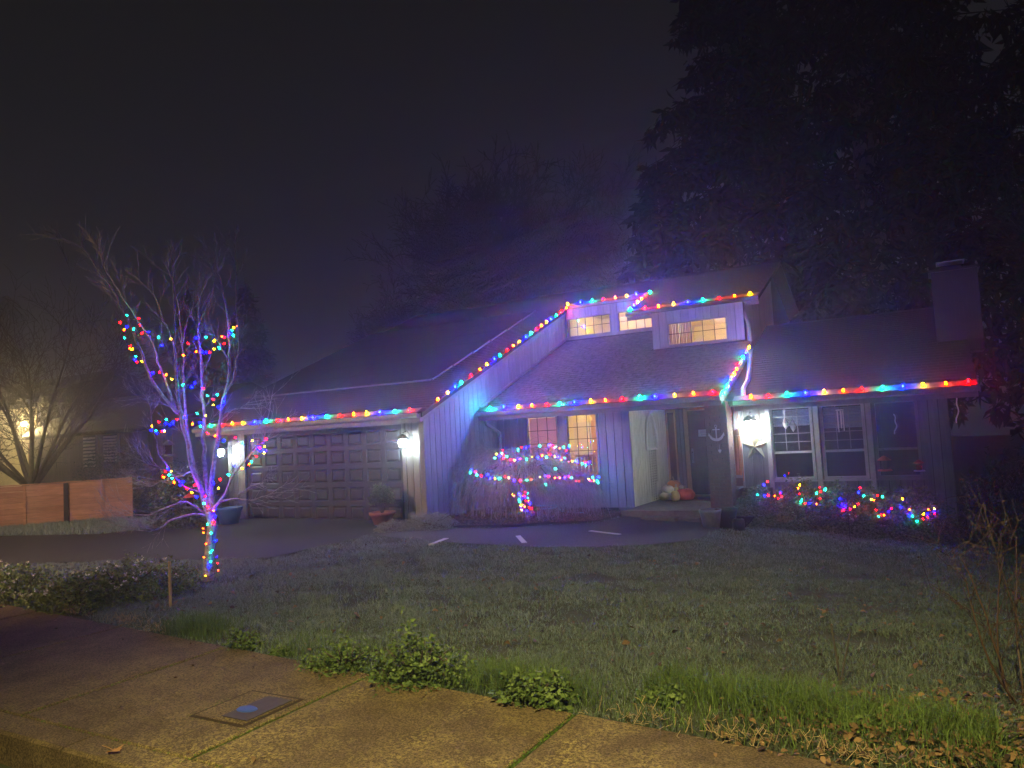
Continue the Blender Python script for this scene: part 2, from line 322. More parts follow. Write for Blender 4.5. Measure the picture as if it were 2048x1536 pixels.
# ================================================================== THE HOUSE
MAIN=(12.95,2.41,.413); LOW=(15.15,2.38,.41); WING=(15.6,2.25,.41)
def pz(pl,y): return pl[1]+pl[2]*(y-pl[0])
H=thing('house','grey single storey house with vertical board siding, clerestory windows and stepped shed roofs','house',(0,0,0))
XS=-9.53; YG=13.35; YW=15.95; YWING=16.2; XI=-6.05; YB=18.5; YA=20.3; YD=18.5
def boards_y(x0,x1,y,zb,zt,pitch=.2,m=SID,gap=.012,th=.02,parent=H,name='siding_board'):
    """vertical boards on a wall facing -Y; zb/zt numbers or functions of x"""
    n=max(1,round((x1-x0)/pitch)); w=(x1-x0)/n
    for i in range(n):
        a=x0+i*w+gap/2; b=x0+(i+1)*w-gap/2; B=zb if not callable(zb) else None
        za0,zb0=(zb,zb) if not callable(zb) else (zb(a),zb(b)); za1,zb1=(zt,zt) if not callable(zt) else (zt(a),zt(b))
        MB().prism([(a,y,za0),(b,y,zb0),(b,y,zb1),(a,y,za1)],(0,th,0)).build(name,m,parent)
def boards_x(y0,y1,x,zb,zt,pitch=.2,m=SID,gap=.012,th=.02,parent=H,name='siding_board',face=1):
    n=max(1,round((y1-y0)/pitch)); w=(y1-y0)/n
    for i in range(n):
        a=y0+i*w+gap/2; b=y0+(i+1)*w-gap/2
        f=lambda q,t:(q(t) if callable(q) else q)
        MB().prism([(x,a,f(zb,a)),(x,b,f(zb,b)),(x,b,f(zt,b)),(x,a,f(zt,a))],(-th*face,0,0)).build(name,m,parent)
def P2(px,py,y): q=P(px,py,y=y); return q[0],q[2]
# --- garage wall and door
gx0,gz1=P2(489,869,YG); gx1,_=P2(803,853,YG); gz1=2.12; GL=-16.15
GB=-.06
w=MB(); w.box(GL,gx0,YG+.025,YG+.15,GB,2.5).box(gx1,XS-.12,YG+.025,YG+.15,GB,2.5).box(gx0,gx1,YG+.025,YG+.15,gz1,2.5)
w.box(GL,GL+.15,YG+.15,22,GB,2.5).build('garage_wall',BACK,H)
boards_y(GL,gx0-.10,YG,GB,2.44,.2); boards_y(gx1+.10,XS-.1,YG,GB,2.44,.2); boards_y(gx0-.1,gx1+.1,YG,gz1+.14,2.44,.2)
MB().box(gx0-.10,gx0,YG-.02,YG+.12,GB,gz1+.14).box(gx1,gx1+.1,YG-.02,YG+.12,GB,gz1+.14).box(gx0+.001,gx1-.001,YG-.02,YG+.12,gz1+.03,gz1+.138).build('garage_door_casing',TRIM,H)
gd=MB().box(gx0,gx1,YG+.09,YG+.14,GB,gz1+.03).build('garage_door',GDOOR,H)
nc,nr=9,5; cw=(gx1-gx0-.1)/nc; rh=(gz1-GB-.02)/nr
pm=MB()  # raised panel with chamfered field
a,b=cw/2-.055,rh/2-.05; a2,b2=a-.035,b-.035; a3,b3=a-.075,b-.075
def rg(s,p,q,yy): return [(-p,yy,-q),(p,yy,-q),(p,yy,q),(-p,yy,q)]
V=rg(0,a,b,0)+rg(0,a2,b2,.022)+rg(0,a3,b3,-.004); pm.add(V,[(0,1,5,4),(1,2,6,5),(2,3,7,6),(3,0,4,7),(4,5,9,8),(5,6,10,9),(6,7,11,10),(7,4,8,11),(8,9,10,11)])
me=bpy.data.meshes.new('door_panel'); me.from_pydata(pm.v,[],pm.f); me.materials.append(GDOOR)
st=MB()  # stiles and rails in front of the panels
for i in range(nc+1):
    x=gx0+.05+i*cw; st.box(x-.055,x+.055,YG+.060,YG+.088,GB,gz1+.02)
stl=st.build('door_stile',GDOOR,gd,kind='stuff')
rl=MB()
for j in range(nr+1):
    z=GB+.01+j*rh
    for i in range(nc): rl.box(gx0+.05+i*cw+.0555,gx0+.05+(i+1)*cw-.0555,YG+.060,YG+.088,max(GB,z-.05),z+.05)
rl.build('door_rail',GDOOR,gd,kind='stuff')
for i in range(nc):
    for j in range(nr):
        inst('door_panel',me,gd,(gx0+.05+(i+.5)*cw,YG+.060,GB+.01+(j+.5)*rh))
MB().box(gx0,gx1,YG-.03,YG+.05,GB-.005,GB+.03).build('door_threshold',CONC,H)
# --- tall side wall with the raking top
zt=lambda y: pz(MAIN,y)-.10
MB().prism([(XS-.025,12.96,-.05),(XS-.025,22,-.05),(XS-.025,22,pz(MAIN,22)-.15),(XS-.025,12.96,pz(MAIN,12.96)-.15)],(-.09,0,0)).build('side_wall',BACK,H)
boards_x(12.95,YA,XS,.05,zt,.2)
MB().box(XS-.115,XS,12.925,12.949,.05,2.34).build('corner_board',TRIM,H)
MB().prism([(XS+.022,12.80,pz(MAIN,12.8)-.20),(XS+.022,12.80,pz(MAIN,12.8)-.012),(XS+.022,20.72,pz(MAIN,20.72)-.012),(XS+.022,20.72,pz(MAIN,20.72)-.20)],(-.020,0,0)).build('rake_board',TRIM,H)
MB().prism([(XS+.03,15.2,pz(LOW,15.2)+.03),(XS+.03,15.2,pz(LOW,15.2)+.09),(XS+.03,YA,pz(LOW,YA)+.09),(XS+.03,YA,pz(LOW,YA)+.03)],(-.028,0,0)).build('roof_flashing',METAL,H)
# --- roofs
def roof(name,poly,pl,th=.10,m=SHIND,dz=0):
    top=[(x,y,pz(pl,y)+dz) for x,y in poly]; return MB().prism([(a,b,c-th) for a,b,c in top],(0,0,th)).build(name,m,H)
RIDGE=22.4
XR=-3.62
roofm=roof('main_roof',[(-16.7,12.82),(XS+.06,12.82),(XS+.06,20.58),(-7.02,20.58),(-7.02,18.87),(XR,18.87),(XR,RIDGE),(-16.7,RIDGE)],MAIN)
zr=pz(MAIN,RIDGE)
MB().prism([(-16.7,RIDGE,zr-.1),(-16.7,RIDGE,zr),(-16.7,30,zr-3.2),(-16.7,30,zr-3.3)],(16.7+XR,0,0)).build('rear_roof',SHIND,H)
MB().box(-16.7,XR,RIDGE-.09,RIDGE+.09,zr-.04,zr+.035).build('ridge_cap',SHIND,H)
roofl=roof('low_roof',[(XS+.03,15.1),(-3.78,15.1),(-3.78,YB+.02),(-6.27,YB+.02),(-6.27,YA),(XS+.03,YA)],LOW)
def shingles(x0,x1,pl,y0,y1,m,parent,exp=.145,wid=.30,jit=1):
    rows=int((y1-y0)/exp); A=[]
    cs=1/math.sqrt(1+pl[2]**2)
    for r in range(rows):
        ya=y0+r*exp; off=(r%2)*.5*wid+random.uniform(0,.1); n=int((x1-x0)/wid)+2; xs_=x0-off+np.arange(n)*wid
        xa=np.clip(xs_+.006,x0,x1); xb=np.clip(xs_+wid-.006,x0,x1); k=(xb-xa)>.03; xa=xa[k];xb=xb[k]; n=len(xa)
        j=RNG.uniform(0,.006,n); dy=RNG.uniform(0,.012,n); yb_=np.full(n,ya+exp*1.12); ya_=ya-dy
        zf=pl[1]+pl[2]*(ya_-pl[0]); zk=pl[1]+pl[2]*(yb_-pl[0]); t=.020+j
        V=np.stack([np.stack([xa,ya_,zf+.002],1),np.stack([xb,ya_,zf+.002],1),np.stack([xb,ya_,zf+t],1),np.stack([xa,ya_,zf+t],1),np.stack([xb,yb_,zk+.004],1),np.stack([xa,yb_,zk+.004],1)],1).reshape(-1,3)
        i=np.arange(n)*6; F=np.concatenate([np.stack([i,i+1,i+2,i+3],1),np.stack([i+3,i+2,i+4,i+5],1)],0); A.append((V,F))
    V,F=joinVF(A); return npmesh('shingles',V,F,m,parent,kind='stuff')
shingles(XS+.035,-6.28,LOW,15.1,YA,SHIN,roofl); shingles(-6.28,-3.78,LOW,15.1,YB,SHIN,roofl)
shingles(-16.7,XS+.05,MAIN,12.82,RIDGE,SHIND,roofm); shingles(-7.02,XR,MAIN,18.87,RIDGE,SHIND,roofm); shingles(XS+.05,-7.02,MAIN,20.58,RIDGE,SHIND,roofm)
wingx0=-3.80
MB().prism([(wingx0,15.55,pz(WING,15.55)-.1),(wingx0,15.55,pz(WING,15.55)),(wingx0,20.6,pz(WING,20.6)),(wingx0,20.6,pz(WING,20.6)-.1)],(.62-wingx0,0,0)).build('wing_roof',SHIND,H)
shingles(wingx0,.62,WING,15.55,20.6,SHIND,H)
MB().prism([(wingx0,20.601,pz(WING,20.6)-.1),(wingx0,20.601,pz(WING,20.6)),(wingx0,26,2.2),(wingx0,26,2.1)],(.62-wingx0,0,0)).build('wing_rear_roof',SHIND,H)
# --- fascias and gutters (eaves)
def eave(x0,x1,y,z,name='gutter'):
    MB().box(x0,x1,y,y+.02,z-.20,z-.045).build('fascia',TRIM,H)
    s=[(x0,y-.002,z-.03),(x0,y-.095,z-.005),(x0,y-.105,z-.012),(x0,y-.10,z-.075),(x0,y-.07,z-.105),(x0,y-.002,z-.105)]
    MB().prism(s,(x1-x0,0,0)).build(name,METAL,H)
    MB().prism([(x0,y-.100,z+.004),(x0,y-.100,z+.008),(x0,y+.11,z+.108),(x0,y+.11,z+.100)],(x1-x0,0,0)).build('glow_catch_strip',GLOWSTRIP,H)  # added strip, tilted up to catch the bulb glow along the eave
eave(-16.7,XS-.0,12.80,pz(MAIN,12.8)+.01); eave(XS+.06,-7.05,20.56,pz(MAIN,20.56)); eave(-7.04,XR,18.85,pz(MAIN,18.85))
eave(XS+.04,-3.76,15.08,pz(LOW,15.08)); eave(-3.62,.62,15.53,pz(WING,15.53))
# soffit under garage eave, low eave, wing eave
MB().box(-16.7,XS-.12,12.83,YG+.02,2.43-.03,2.455-.03+.01).build('garage_soffit',TRIM,H)
MB().box(XS+.0,-3.8,15.11,YW+.02,2.235,2.26).build('porch_soffit',TRIM,H)
MB().box(-3.6,.60,15.56,YWING+.02,2.10,2.125).build('wing_soffit',TRIM,H)
MB().prism([(-3.76,15.1,pz(LOW,15.1)-.18),(-3.76,15.1,pz(LOW,15.1)-.005),(-3.76,18.6,pz(LOW,18.6)-.005),(-3.76,18.6,pz(LOW,18.6)-.18)],(-.02,0,0)).build('low_rake_board',TRIM,H)
# --- clerestory walls
def window(x0,x1,z0,z1,y,cols,rows,glass,fr=TRIM,fw_=.05,mt=.014,dep=.10,mm=DARKM,pitchx=None,mz=None):
    o=MB(); o.box(x0,x0+fw_,y-.01,y+dep,z0,z1).box(x1-fw_,x1,y-.01,y+dep,z0,z1).box(x0+fw_+.0005,x1-fw_-.0005,y-.012,y+dep,z1-fw_,z1).box(x0+fw_+.0005,x1-fw_-.0005,y-.012,y+dep,z0,z0+fw_)
    w=o.build('window',fr,H)
    MB().box(x0-.03,x1+.03,y-.035,y-.0125,z0-.035,z0-.003).build('sill',fr,w)
    xa,xb,za,zb=x0+fw_,x1-fw_,z0+fw_,z1-fw_
    MB().box(xa,xb,y+.055,y+.060,za,zb).build('pane',glass,w)
    for i in range(1,cols):
        x=xa+(xb-xa)*i/cols; MB().box(x-mt/2,x+mt/2,y+.036,y+.05,za,zb if mz is None else mz[1]).build('muntin',mm,w) if mz is None else MB().box(x-mt/2,x+mt/2,y+.036,y+.05,mz[0],mz[1]).build('muntin',mm,w)
    lo,hi=(za,zb) if mz is None else mz
    for j in range(1,rows):
        z=lo+(hi-lo)*j/rows; MB().box(xa,xb,y+.030,y+.0355,z-mt/2,z+mt/2).build('muntin',mm,w)
    return w
GL1=glassm('window_glass',(1,1,1),.05); GLD=glassm('dark_window_glass',(.62,.66,.72),.08,.03)
def room(x0,x1,y0,y1,z0,z1,energy,pos,col=(1,.68,.30),m=IVORY):
    t=.04; s=MB(); s.box(x0,x1,y1,y1+t,z0,z1).box(x0-t,x0,y0,y1,z0,z1).box(x1,x1+t,y0,y1,z0,z1).box(x0,x1,y0,y1,z0-t,z0).box(x0,x1,y0,y1,z1,z1+t)
    r=s.build('interior_room',m,H)
    l=bpy.data.lights.new('room_lamp','POINT'); l.energy=energy; l.color=col; l.shadow_soft_size=.12; o=bpy.data.objects.new('room_lamp',l); COL.objects.link(o); o.location=pos; o.parent=H
    MB().lathe([(0,.05),(.08,.03),(.09,-.02),(.05,-.05)],pos,12).build('ceiling_lamp_shade',emis('lamp_shade_glow',(1,.8,.5),3),H) if False else None
    return r
def wallrects(x0,x1,z0,z1,y,holes,m=BACK,th=.10,name='wall'):
    s=MB(); xs_=sorted([x0,x1]+[h[0] for h in holes]+[h[1] for h in holes])
    for a,b in zip(xs_[:-1],xs_[1:]):
        if b-a<1e-4: continue
        zc=[z0,z1]
        hh=[h for h in holes if h[0]<=a+1e-6 and h[1]>=b-1e-6]
        if hh:
            s.box(a,b,y,y+th,z0,hh[0][2]); s.box(a,b,y,y+th,hh[0][3],z1)
        else: s.box(a,b,y,y+th,z0,z1)
    return s.build(name,m,H)
def boards_holes(x0,x1,z0,z1,y,holes,pitch=.2,m=SID):
    xs_=sorted([x0,x1]+[h[0] for h in holes]+[h[1] for h in holes])
    for a,b in zip(xs_[:-1],xs_[1:]):
        if b-a<.02: continue
        hh=[h for h in holes if h[0]<=a+1e-6 and h[1]>=b-1e-6]
        if hh:
            if hh[0][2]-z0>.03: boards_y(a,b,y,z0,hh[0][2]-.002,pitch,m)
            if z1-hh[0][3]>.03: boards_y(a,b,y,hh[0][3]+.002,z1,pitch,m)
        else: boards_y(a,b,y,z0,z1,pitch,m)
def win_px(tl,br,y): a=P(*tl,y=y); b=P(*br,y=y); return a[0],b[0],b[2],a[2]
hA=[(-9.46,-8.08,4.57,5.15),(-7.87,-6.78,4.57,5.15)]
wallrects(XS,-6.2,4.2,5.44,YA+.025,hA,name='clerestory_wall'); boards_holes(XS+.003,-6.2,4.35,5.42,YA,hA)
for k,h in enumerate(hA): window(*h,YA,5 if k==0 else 4,2,GL1,fr=TRIM,fw_=.03)
room(-9.44,-6.3,20.44,22.9,4.0,5.40,95,(-8.2,21.6,5.2))
hB=[(-5.86,-4.34,3.81,4.40)]
wallrects(-6.25,-3.93,3.45,4.72,YB+.025,hB,name='clerestory_wall'); boards_holes(-6.25,-3.93,3.6,4.70,YB,hB)
window(*hB[0],YB,5,2,GL1,fw_=.03)
room(-6.15,-4.02,YB+.14,22.0,3.3,4.68,90,(-4.9,20.3,4.5))
MB().box(-8.55,-8.25,19.50,19.58,.05,2.3).build('interior_wood_panel',mat('striped_wood',(.45,.25,.14)),H)
cu=MB()
for k in range(14): cu.box(-6.02+k*.045,-5.99+k*.045,YB+.55+.02*(k%2),YB+.57+.02*(k%2),3.4,4.66)
cu.build('interior_curtain',mat('curtain_fabric',(.62,.45,.25),.9),H)
MB().box(-4.6,-4.58,21.2,21.22,3.3,4.2).build('lamp_stand',DARKM,H); MB().lathe([(.04,-.1),(.17,.02)],(-4.59,21.21,4.18),14).build('torchiere_shade',DARKM,H)
# side faces of the clerestory and the house end wall
MB().prism([(-6.25,YB+.03,3.4),(-6.25,YA+.05,3.4),(-6.25,YA+.05,pz(MAIN,YA)-.12),(-6.25,YB+.03,pz(MAIN,YB)-.12)],(.04,0,0)).build('clerestory_cheek',SID,H)
MB().prism([(-3.955,YB+.15,0),(-3.955,29,0),(-3.955,29,3.4),(-3.955,RIDGE,zr-.14),(-3.955,YB+.15,pz(MAIN,YB+.15)-.14)],(-.06,0,0)).build('end_wall',BACK,H)
boards_x(YB+.03,RIDGE,-3.93,2.2,lambda y:pz(MAIN,y)-.12,.2)
# triangular gable wall of the low roof
boards_x(15.2,YB,-3.83,2.26,lambda y:pz(LOW,y)-.11,.16)
# --- entry window wall
BW=-.16
def wpx(a,b,y,z0,z1): return (P(*a,y=y)[0],P(*b,y=y)[0],z0,z1)
h1=(-8.72,-7.84,.72,2.20); h2=(-7.66,-6.82,.72,2.20)
hh=[h1,h2]
wallrects(XS,XI-.02,.02,2.6,YW+.025,hh,name='entry_wall'); boards_holes(XS+.003,XI,.02,2.235,YW,hh)
MB().box(XS,XI-.30-.55,YW+.03,YW+.12,-.4,.018).box(XI-.40,XI-.005,YW+.03,YW+.12,-.4,.018).build('foundation',CONC,H)
MB().box(XI-.851,XI-.399,YW+.07,YW+.12,-.4,.018).build('foundation_vent',DARKM,H)
window(h1[0],h1[1],.72,2.2,YW,3,4,GL1,fw_=.05,mz=(.9,2.15)); window(h2[0],h2[1],.72,2.2,YW,3,4,GL1,fw_=.05,mz=(1.05,2.15))
r2=room(-9.4,-6.2,YW+.14,19.6,.05,2.45,135,(-7.9,17.6,2.2))
def sheer():
    m=bpy.data.materials.new('roller_blind_fabric'); m.use_nodes=True; n=m.node_tree; n.nodes.clear()
    o=n.nodes.new('ShaderNodeOutputMaterial'); a=n.nodes.new('ShaderNodeBsdfDiffuse'); b=n.nodes.new('ShaderNodeBsdfTranslucent'); x=n.nodes.new('ShaderNodeMixShader')
    a.inputs[0].default_value=(.6,.45,.42,1); b.inputs[0].default_value=(.75,.5,.45,1); x.inputs[0].default_value=.6
    n.links.new(a.outputs[0],x.inputs[1]); n.links.new(b.outputs[0],x.inputs[2]); n.links.new(x.outputs[0],o.inputs[0]); return m
MB().box(-8.66,-7.90,YW+.10,YW+.103,.75,2.14).build('roller_blind',sheer(),H)
MB().box(-9.10,-8.62,19.52,19.58,.05,2.02).build('interior_door',mat('interior_door_paint',(.7,.64,.5),.6),H)
MB().box(-9.02,-8.70,19.50,19.519,1.1,1.85).build('interior_door_panel',mat('interior_door_paint2',(.62,.56,.42),.6),H)
ch=MB()
for k in range(6): ch.box(-7.75+.10*k,-7.69+.10*k,16.75,16.79,.6,1.18-.02*abs(k-2.5))
ch.box(-7.8,-7.15,16.74,16.80,1.15,1.2).build('interior_chair_back',mat('striped_wood',(.45,.25,.14),.6),H)
MB().box(-8.1,-7.2,16.9,17.6,.72,.76).build('interior_table',mat('striped_wood',(.45,.25,.14)),H)
# --- porch recess
boards_x(YW+.02,YD,XI,.03,2.235,.17,mat('recess_siding_paint',(.74,.73,.66),.7,(.60,.59,.53),3,.25,60,stretch=(6,6,.6)),gap=.034,th=.021)
MB().box(XI-.12,XI-.022,YW+.03,YD,.0,2.235).build('recess_wall',BACK,H)
MB().box(XI+.001,-3.72,YD+.02,YD+.12,.03,2.6).build('porch_back_wall',mat('dark_recess_paint',(.16,.13,.13),.8),H)
MB().box(XI-.1,-3.6,15.35,YD+.019,-.45,.02).build('porch_floor',CONC,H)
MB().box(XI,-3.85,15.62,YD,2.20,2.2345).build('porch_ceiling',TRIM,H)
def pxx(px,py=900): return P(px,py,y=YD)[0]
xa,xb=pxx(1339),pxx(1352)
MB().box(xa-.05,xa,YD-.03,YD+.018,.03,2.12).box(xb,xb+.04,YD-.03,YD+.018,.03,2.12).box(xa-.05,xb+.04,YD-.03,YD+.018,2.122,2.19).build('sidelight_casing',WOODL,H)
MB().box(xa,xb,YD-.01,YD+.018,.05,2.12).build('sidelight_panel',WOODD,H)
boards_y(xb+.045,pxx(1372)-.03,YD-.002,.03,2.19,.10)
dx0=pxx(1380); dx1=dx0+.95
MB().box(dx0-.10,dx0,YD-.05,YD+.018,.03,2.13).box(dx1,dx1+.1,YD-.05,YD+.018,.03,2.13).box(dx0-.1,dx1+.1,YD-.05,YD+.018,2.132,2.21).build('door_jamb',WOODL,H)
fd=MB().box(dx0,dx1,YD-.02,YD+.018,.07,2.13).build('front_door',WOODD,H)
for i in range(2):
    for (z0,z1) in ((.2,.62),(.72,1.25),(1.35,2.0)):
        a=dx0+.12+i*.39; MB().prism([(a,YD-.035,z0),(a+.30,YD-.035,z0),(a+.30,YD-.035,z1),(a,YD-.035,z1)],(0,.0145,0)).build('door_panel',WOODD,fd)
MB().tube([(dx0+.07,YD-.03,1.12),(dx0+.07,YD-.08,1.08),(dx0+.07,YD-.08,.92),(dx0+.07,YD-.03,.88)],.012,8).box(dx0+.045,dx0+.095,YD-.032,YD-.0205,.84,1.2).build('handle',METAL,fd)
MB().box(dx0-.08,dx1+.05,YD-.14,YD-.021,.0205,.065).build('door_sill',WOODL,H)
# pale framed panel seen through the gap at the right of the pillar
MB().box(-3.70,-3.665,YWING-.02,YWING+.1,-.1,2.10).build('wing_corner_board',WHT,H)
xg0,xg1=P(1469,900,y=YD)[0],-3.74
MB().box(xg0-.05,xg0,YD-.03,YD+.018,.5,2.2).box(xg0,xg1,YD-.03,YD+.018,.45,.52).build('porch_light_casing',WHT,H)
MB().box(xg0+.002,xg1,YD-.02,YD+.017,.521,2.19).build('orange_porch_panel',mat('orange_stained_panel',(.55,.24,.10),.5,(.35,.13,.06),4,stretch=(8,8,.7)),H)
# --- brick pillar and planter
PX0,PX1,PY0,PY1=-4.17,-3.74,15.30,15.72
pil=MB().box(PX0+.004,PX1-.004,PY0+.004,PY1-.004,-.35,2.236).build('brick_pillar',MORT,H)
def bricks(x0,x1,y0,y1,z0,z1,parent,bl=.195,bh=.062,jt=.010,faces='FR'):
    s=MB(); n=int((z1-z0)/(bh+jt)); pr=.008
    for r in range(n):
        z=z0+r*(bh+jt); off=(r%2)*.5*(bl+jt)
        if 'F' in faces:
            x=x0-off
            while x<x1-.01:
                a,b=max(x,x0),min(x+bl,x1)
                if b-a>.02: q=random.uniform(0,.004); s.box(a,b,y0-pr-q,y0+.02,z,z+bh)
                x+=bl+jt
        if 'R' in faces:
            y=y0-off
            while y<y1-.01:
                a,b=max(y,y0),min(y+bl,y1)
                if b-a>.02: q=random.uniform(0,.004); s.box(x1-.02,x1+pr+q,a,b,z,z+bh)
                y+=bl+jt
    s.build('brickwork',BRICK,parent,kind='stuff')
bricks(PX0,PX1,PY0,PY1,-.34,2.22,pil)
plw=MB().box(PX1-.16,PX1-.012,PY1+.01,YWING-.06,-.5,.42).box(PX1-.16,-3.1,YWING-.20,YWING-.06,-.5,.42).build('brick_planter',MORT,H)
bricks(PX1-.16,PX1-.012,PY1+.01,YWING-.06,-.48,.40,plw,faces='R')
MB().box(PX1-.20,PX1+.05,PY1+.015,YWING-.065,.421,.455).build('ledge',WHT,plw)
# --- right wing
hw=[(P(1541,870,y=YWING)[0],P(1627,870,y=YWING)[0],.56,2.07),(P(1642,870,y=YWING)[0],P(1732,870,y=YWING)[0],.56,2.07),(P(1748,870,y=YWING)[0],P(1840,870,y=YWING)[0],.56,2.07)]
XW1=.15
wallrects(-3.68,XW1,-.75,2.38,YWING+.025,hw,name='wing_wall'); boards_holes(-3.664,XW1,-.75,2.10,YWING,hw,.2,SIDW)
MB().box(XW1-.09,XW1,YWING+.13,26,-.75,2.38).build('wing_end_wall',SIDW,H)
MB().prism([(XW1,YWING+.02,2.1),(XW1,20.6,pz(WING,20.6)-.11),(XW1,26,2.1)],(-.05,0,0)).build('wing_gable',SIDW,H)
for k,h in enumerate(hw):
    w=window(*h,YWING,3,5 if k<2 else 1,GLD,fr=WHT if k<2 else TRIM,fw_=.055,mm=TRIM,mz=(1.16,2.02)) if k<2 else window(*h,YWING,1,1,GLD,fr=TRIM,fw_=.055)
    MB().box(h[0]+.0555,h[1]-.0555,YWING+.0,YWING+.054,1.10,1.145).build('meeting_rail',WHT if k<2 else TRIM,w)
    if k<2:
        for q in range(12 if k==0 else 15):
            z=1.99-q*.028; MB().add([(h[0]+.06,YWING+.075,z),(h[1]-.06,YWING+.075,z),(h[1]-.06,YWING+.092,z-.024),(h[0]+.06,YWING+.092,z-.024)],[(0,1,2,3)]).build('blind_slat',mat('blind_slat_paint',(.62,.68,.72),.5),w)
for x in ((hw[0][0]-.03),(hw[0][1]+hw[1][0])/2,(hw[1][1]+hw[2][0])/2):
    MB().box(x-.045,x+.045,YWING-.045,YWING-.012,-.1,2.098).build('casing',WHT,H)
MB().box(-3.6,0.1,YWING+.6,YWING+.62,-.1,2.4).build('dark_room_wall',INT2,H)
# --- downspouts
def px_path(pts,y): return [P(a,b,y=y) for a,b in pts]
MB().tube(px_path([(969,832),(972,848),(999,870),(1001,893)],15.35)[:2]+[P(999,866,y=15.85),P(1001,893,y=15.86),(P(1001,893,y=15.86)[0],15.86,-.05)],.042,8).build('downspout',METAL,H,True)
a=[P(1483,612,y=18.75),P(1497,648,y=18.40),P(1499,668,y=18.40),P(1500,690,y=18.40)]
b=[RP(1499,745,WING)+[0,0,.06],RP(1496,766,WING)+[0,0,.06],RP(1487,782,WING)+[0,0,.06],RP(1487,796,WING)+[0,0,.06]]
MB().tube(a+[np.array([a[-1][0],18.42,pz(WING,18.42)+.09])]+b,.05,8).build('downspout',METAL,H,True)
# --- solar array low edge on the main roof (dark panels, pale frames, small gaps)
sx1=-10.49; yy=14.6; row=0
pf=MB().box(-.5,.5,-.8,.8,0,.035); 
sl=math.sqrt(1+MAIN[2]**2); ang=math.atan(MAIN[2])
PANEL=mat('solar_panel_face',(.012,.013,.02),.15,spec=.5)
arr=thing('solar_array','dark roof panels with thin pale metal frames on the garage roof','solar array',(0,0,0))
for r in range(6):
    for c in range(4):
        y0=yy+r*1.0/sl*1.02; x1=sx1-c*1.62
        y1=y0+1.0/sl; x0=x1-1.6
        z0,z1=pz(MAIN,y0)+.09,pz(MAIN,y1)+.09
        p=MB().hexa([(x0,y0,z0),(x1,y0,z0),(x1,y1,z1),(x0,y1,z1)],[(x0,y0,z0+.02),(x1,y0,z0+.02),(x1,y1,z1+.02),(x0,y1,z1+.02)]).build('panel',PANEL,arr)
        f=MB()
        if c==0: f.hexa([(x1+.002,y0+.07,z0-.01),(x1+.03,y0+.03,z0-.01),(x1+.03,y1,z1-.01),(x1+.002,y1,z1-.01)],[(x1+.002,y0+.07,z0+.03),(x1+.03,y0+.07,z0+.03),(x1+.03,y1,z1+.03),(x1+.002,y1,z1+.03)])
        if r==0: f.hexa([(x0,y0-.03,z0-.01),(x1,y0-.03,z0-.01),(x1,y0-.002,z0-.01),(x0,y0-.002,z0-.01)],[(x0,y0-.03,z0+.03),(x1,y0-.03,z0+.03),(x1,y0-.002,z0+.03),(x0,y0-.002,z0+.03)])
        if c==0 or r==0: f.build('frame',mat('dull_frame_metal',(.04,.04,.043),.6),p)
# --- chimney
c0=P(1862,545,y=18.0); c1=P(1955,538,y=18.0)
cm=MB().box(.07,.90,18.0,18.7,3.0,4.70).build('chimney',mat('chimney_paint',(.035,.031,.034),.8,(.028,.025,.028),5),H)
for q in range(9): MB().box(.165+q*.072,.230+q*.072,17.978,17.9985,3.0,4.69).build('siding_board',mat('chimney_paint',(.1,.1,.1)),cm)
for xx in (.07,.815): MB().box(xx,xx+.085,17.97,17.9985,3.0,4.70).build('corner_board',mat('chimney_paint',(.1,.1,.1)),cm)
MB().box(.02,.95,17.95,18.75,4.701,4.75).build('cap',DARKM,cm); MB().box(.25,.62,18.1,18.5,4.751,4.83).build('flue',DARKM,cm); MB().box(.18,.70,18.05,18.55,4.90,4.92).box(.20,.22,18.07,18.09,4.83,4.90).box(.66,.68,18.07,18.09,4.83,4.90).build('flue_cap',METAL,cm)
# ================================================================== LIGHTS
# LED colours as (red, green, blue) radiance per unit of bulb strength plus the small amount that whitens the core
BC={'R':((.34,0,0),(0,.10,.18)),'O':((.28,.012,0),(0,.22,.05)),'Y':((.25,.09,0),(0,0,.15)),'G':((0,.44,.14),(.12,0,0)),'B':((.00012,.00030,2.0),(.0,.0,0))}
def bulbmesh(kind,size,strength):
    c_,w_=BC[kind]; col=tuple(c_[i]*strength+w_[i] for i in range(3)); pr=[(0,0),(.45,.12),(.5,.35),(.40,.65),(.18,.92),(0,1)]
    s=MB().lathe([(r*size*.62,z*size) for r,z in pr],n=8); me=bpy.data.meshes.new('bulb_'+kind); me.from_pydata(s.v,[],s.f); me.materials.append(emis('bulb_glow_%s_%d'%(kind,int(size*1000)),col,1.0)); 
    for p in me.polygons: p.use_smooth=True
    return me
BIG={k:bulbmesh(k,.060,3100) for k in BC}; MINIM={k:bulbmesh(k,.029,1000) for k in BC}; MINIW={k:bulbmesh(k,.027,150) for k in BC}; MINI={k:bulbmesh(k,.033,340) for k in BC}
CORD=mat('green_cord',(.01,.02,.012),.6)
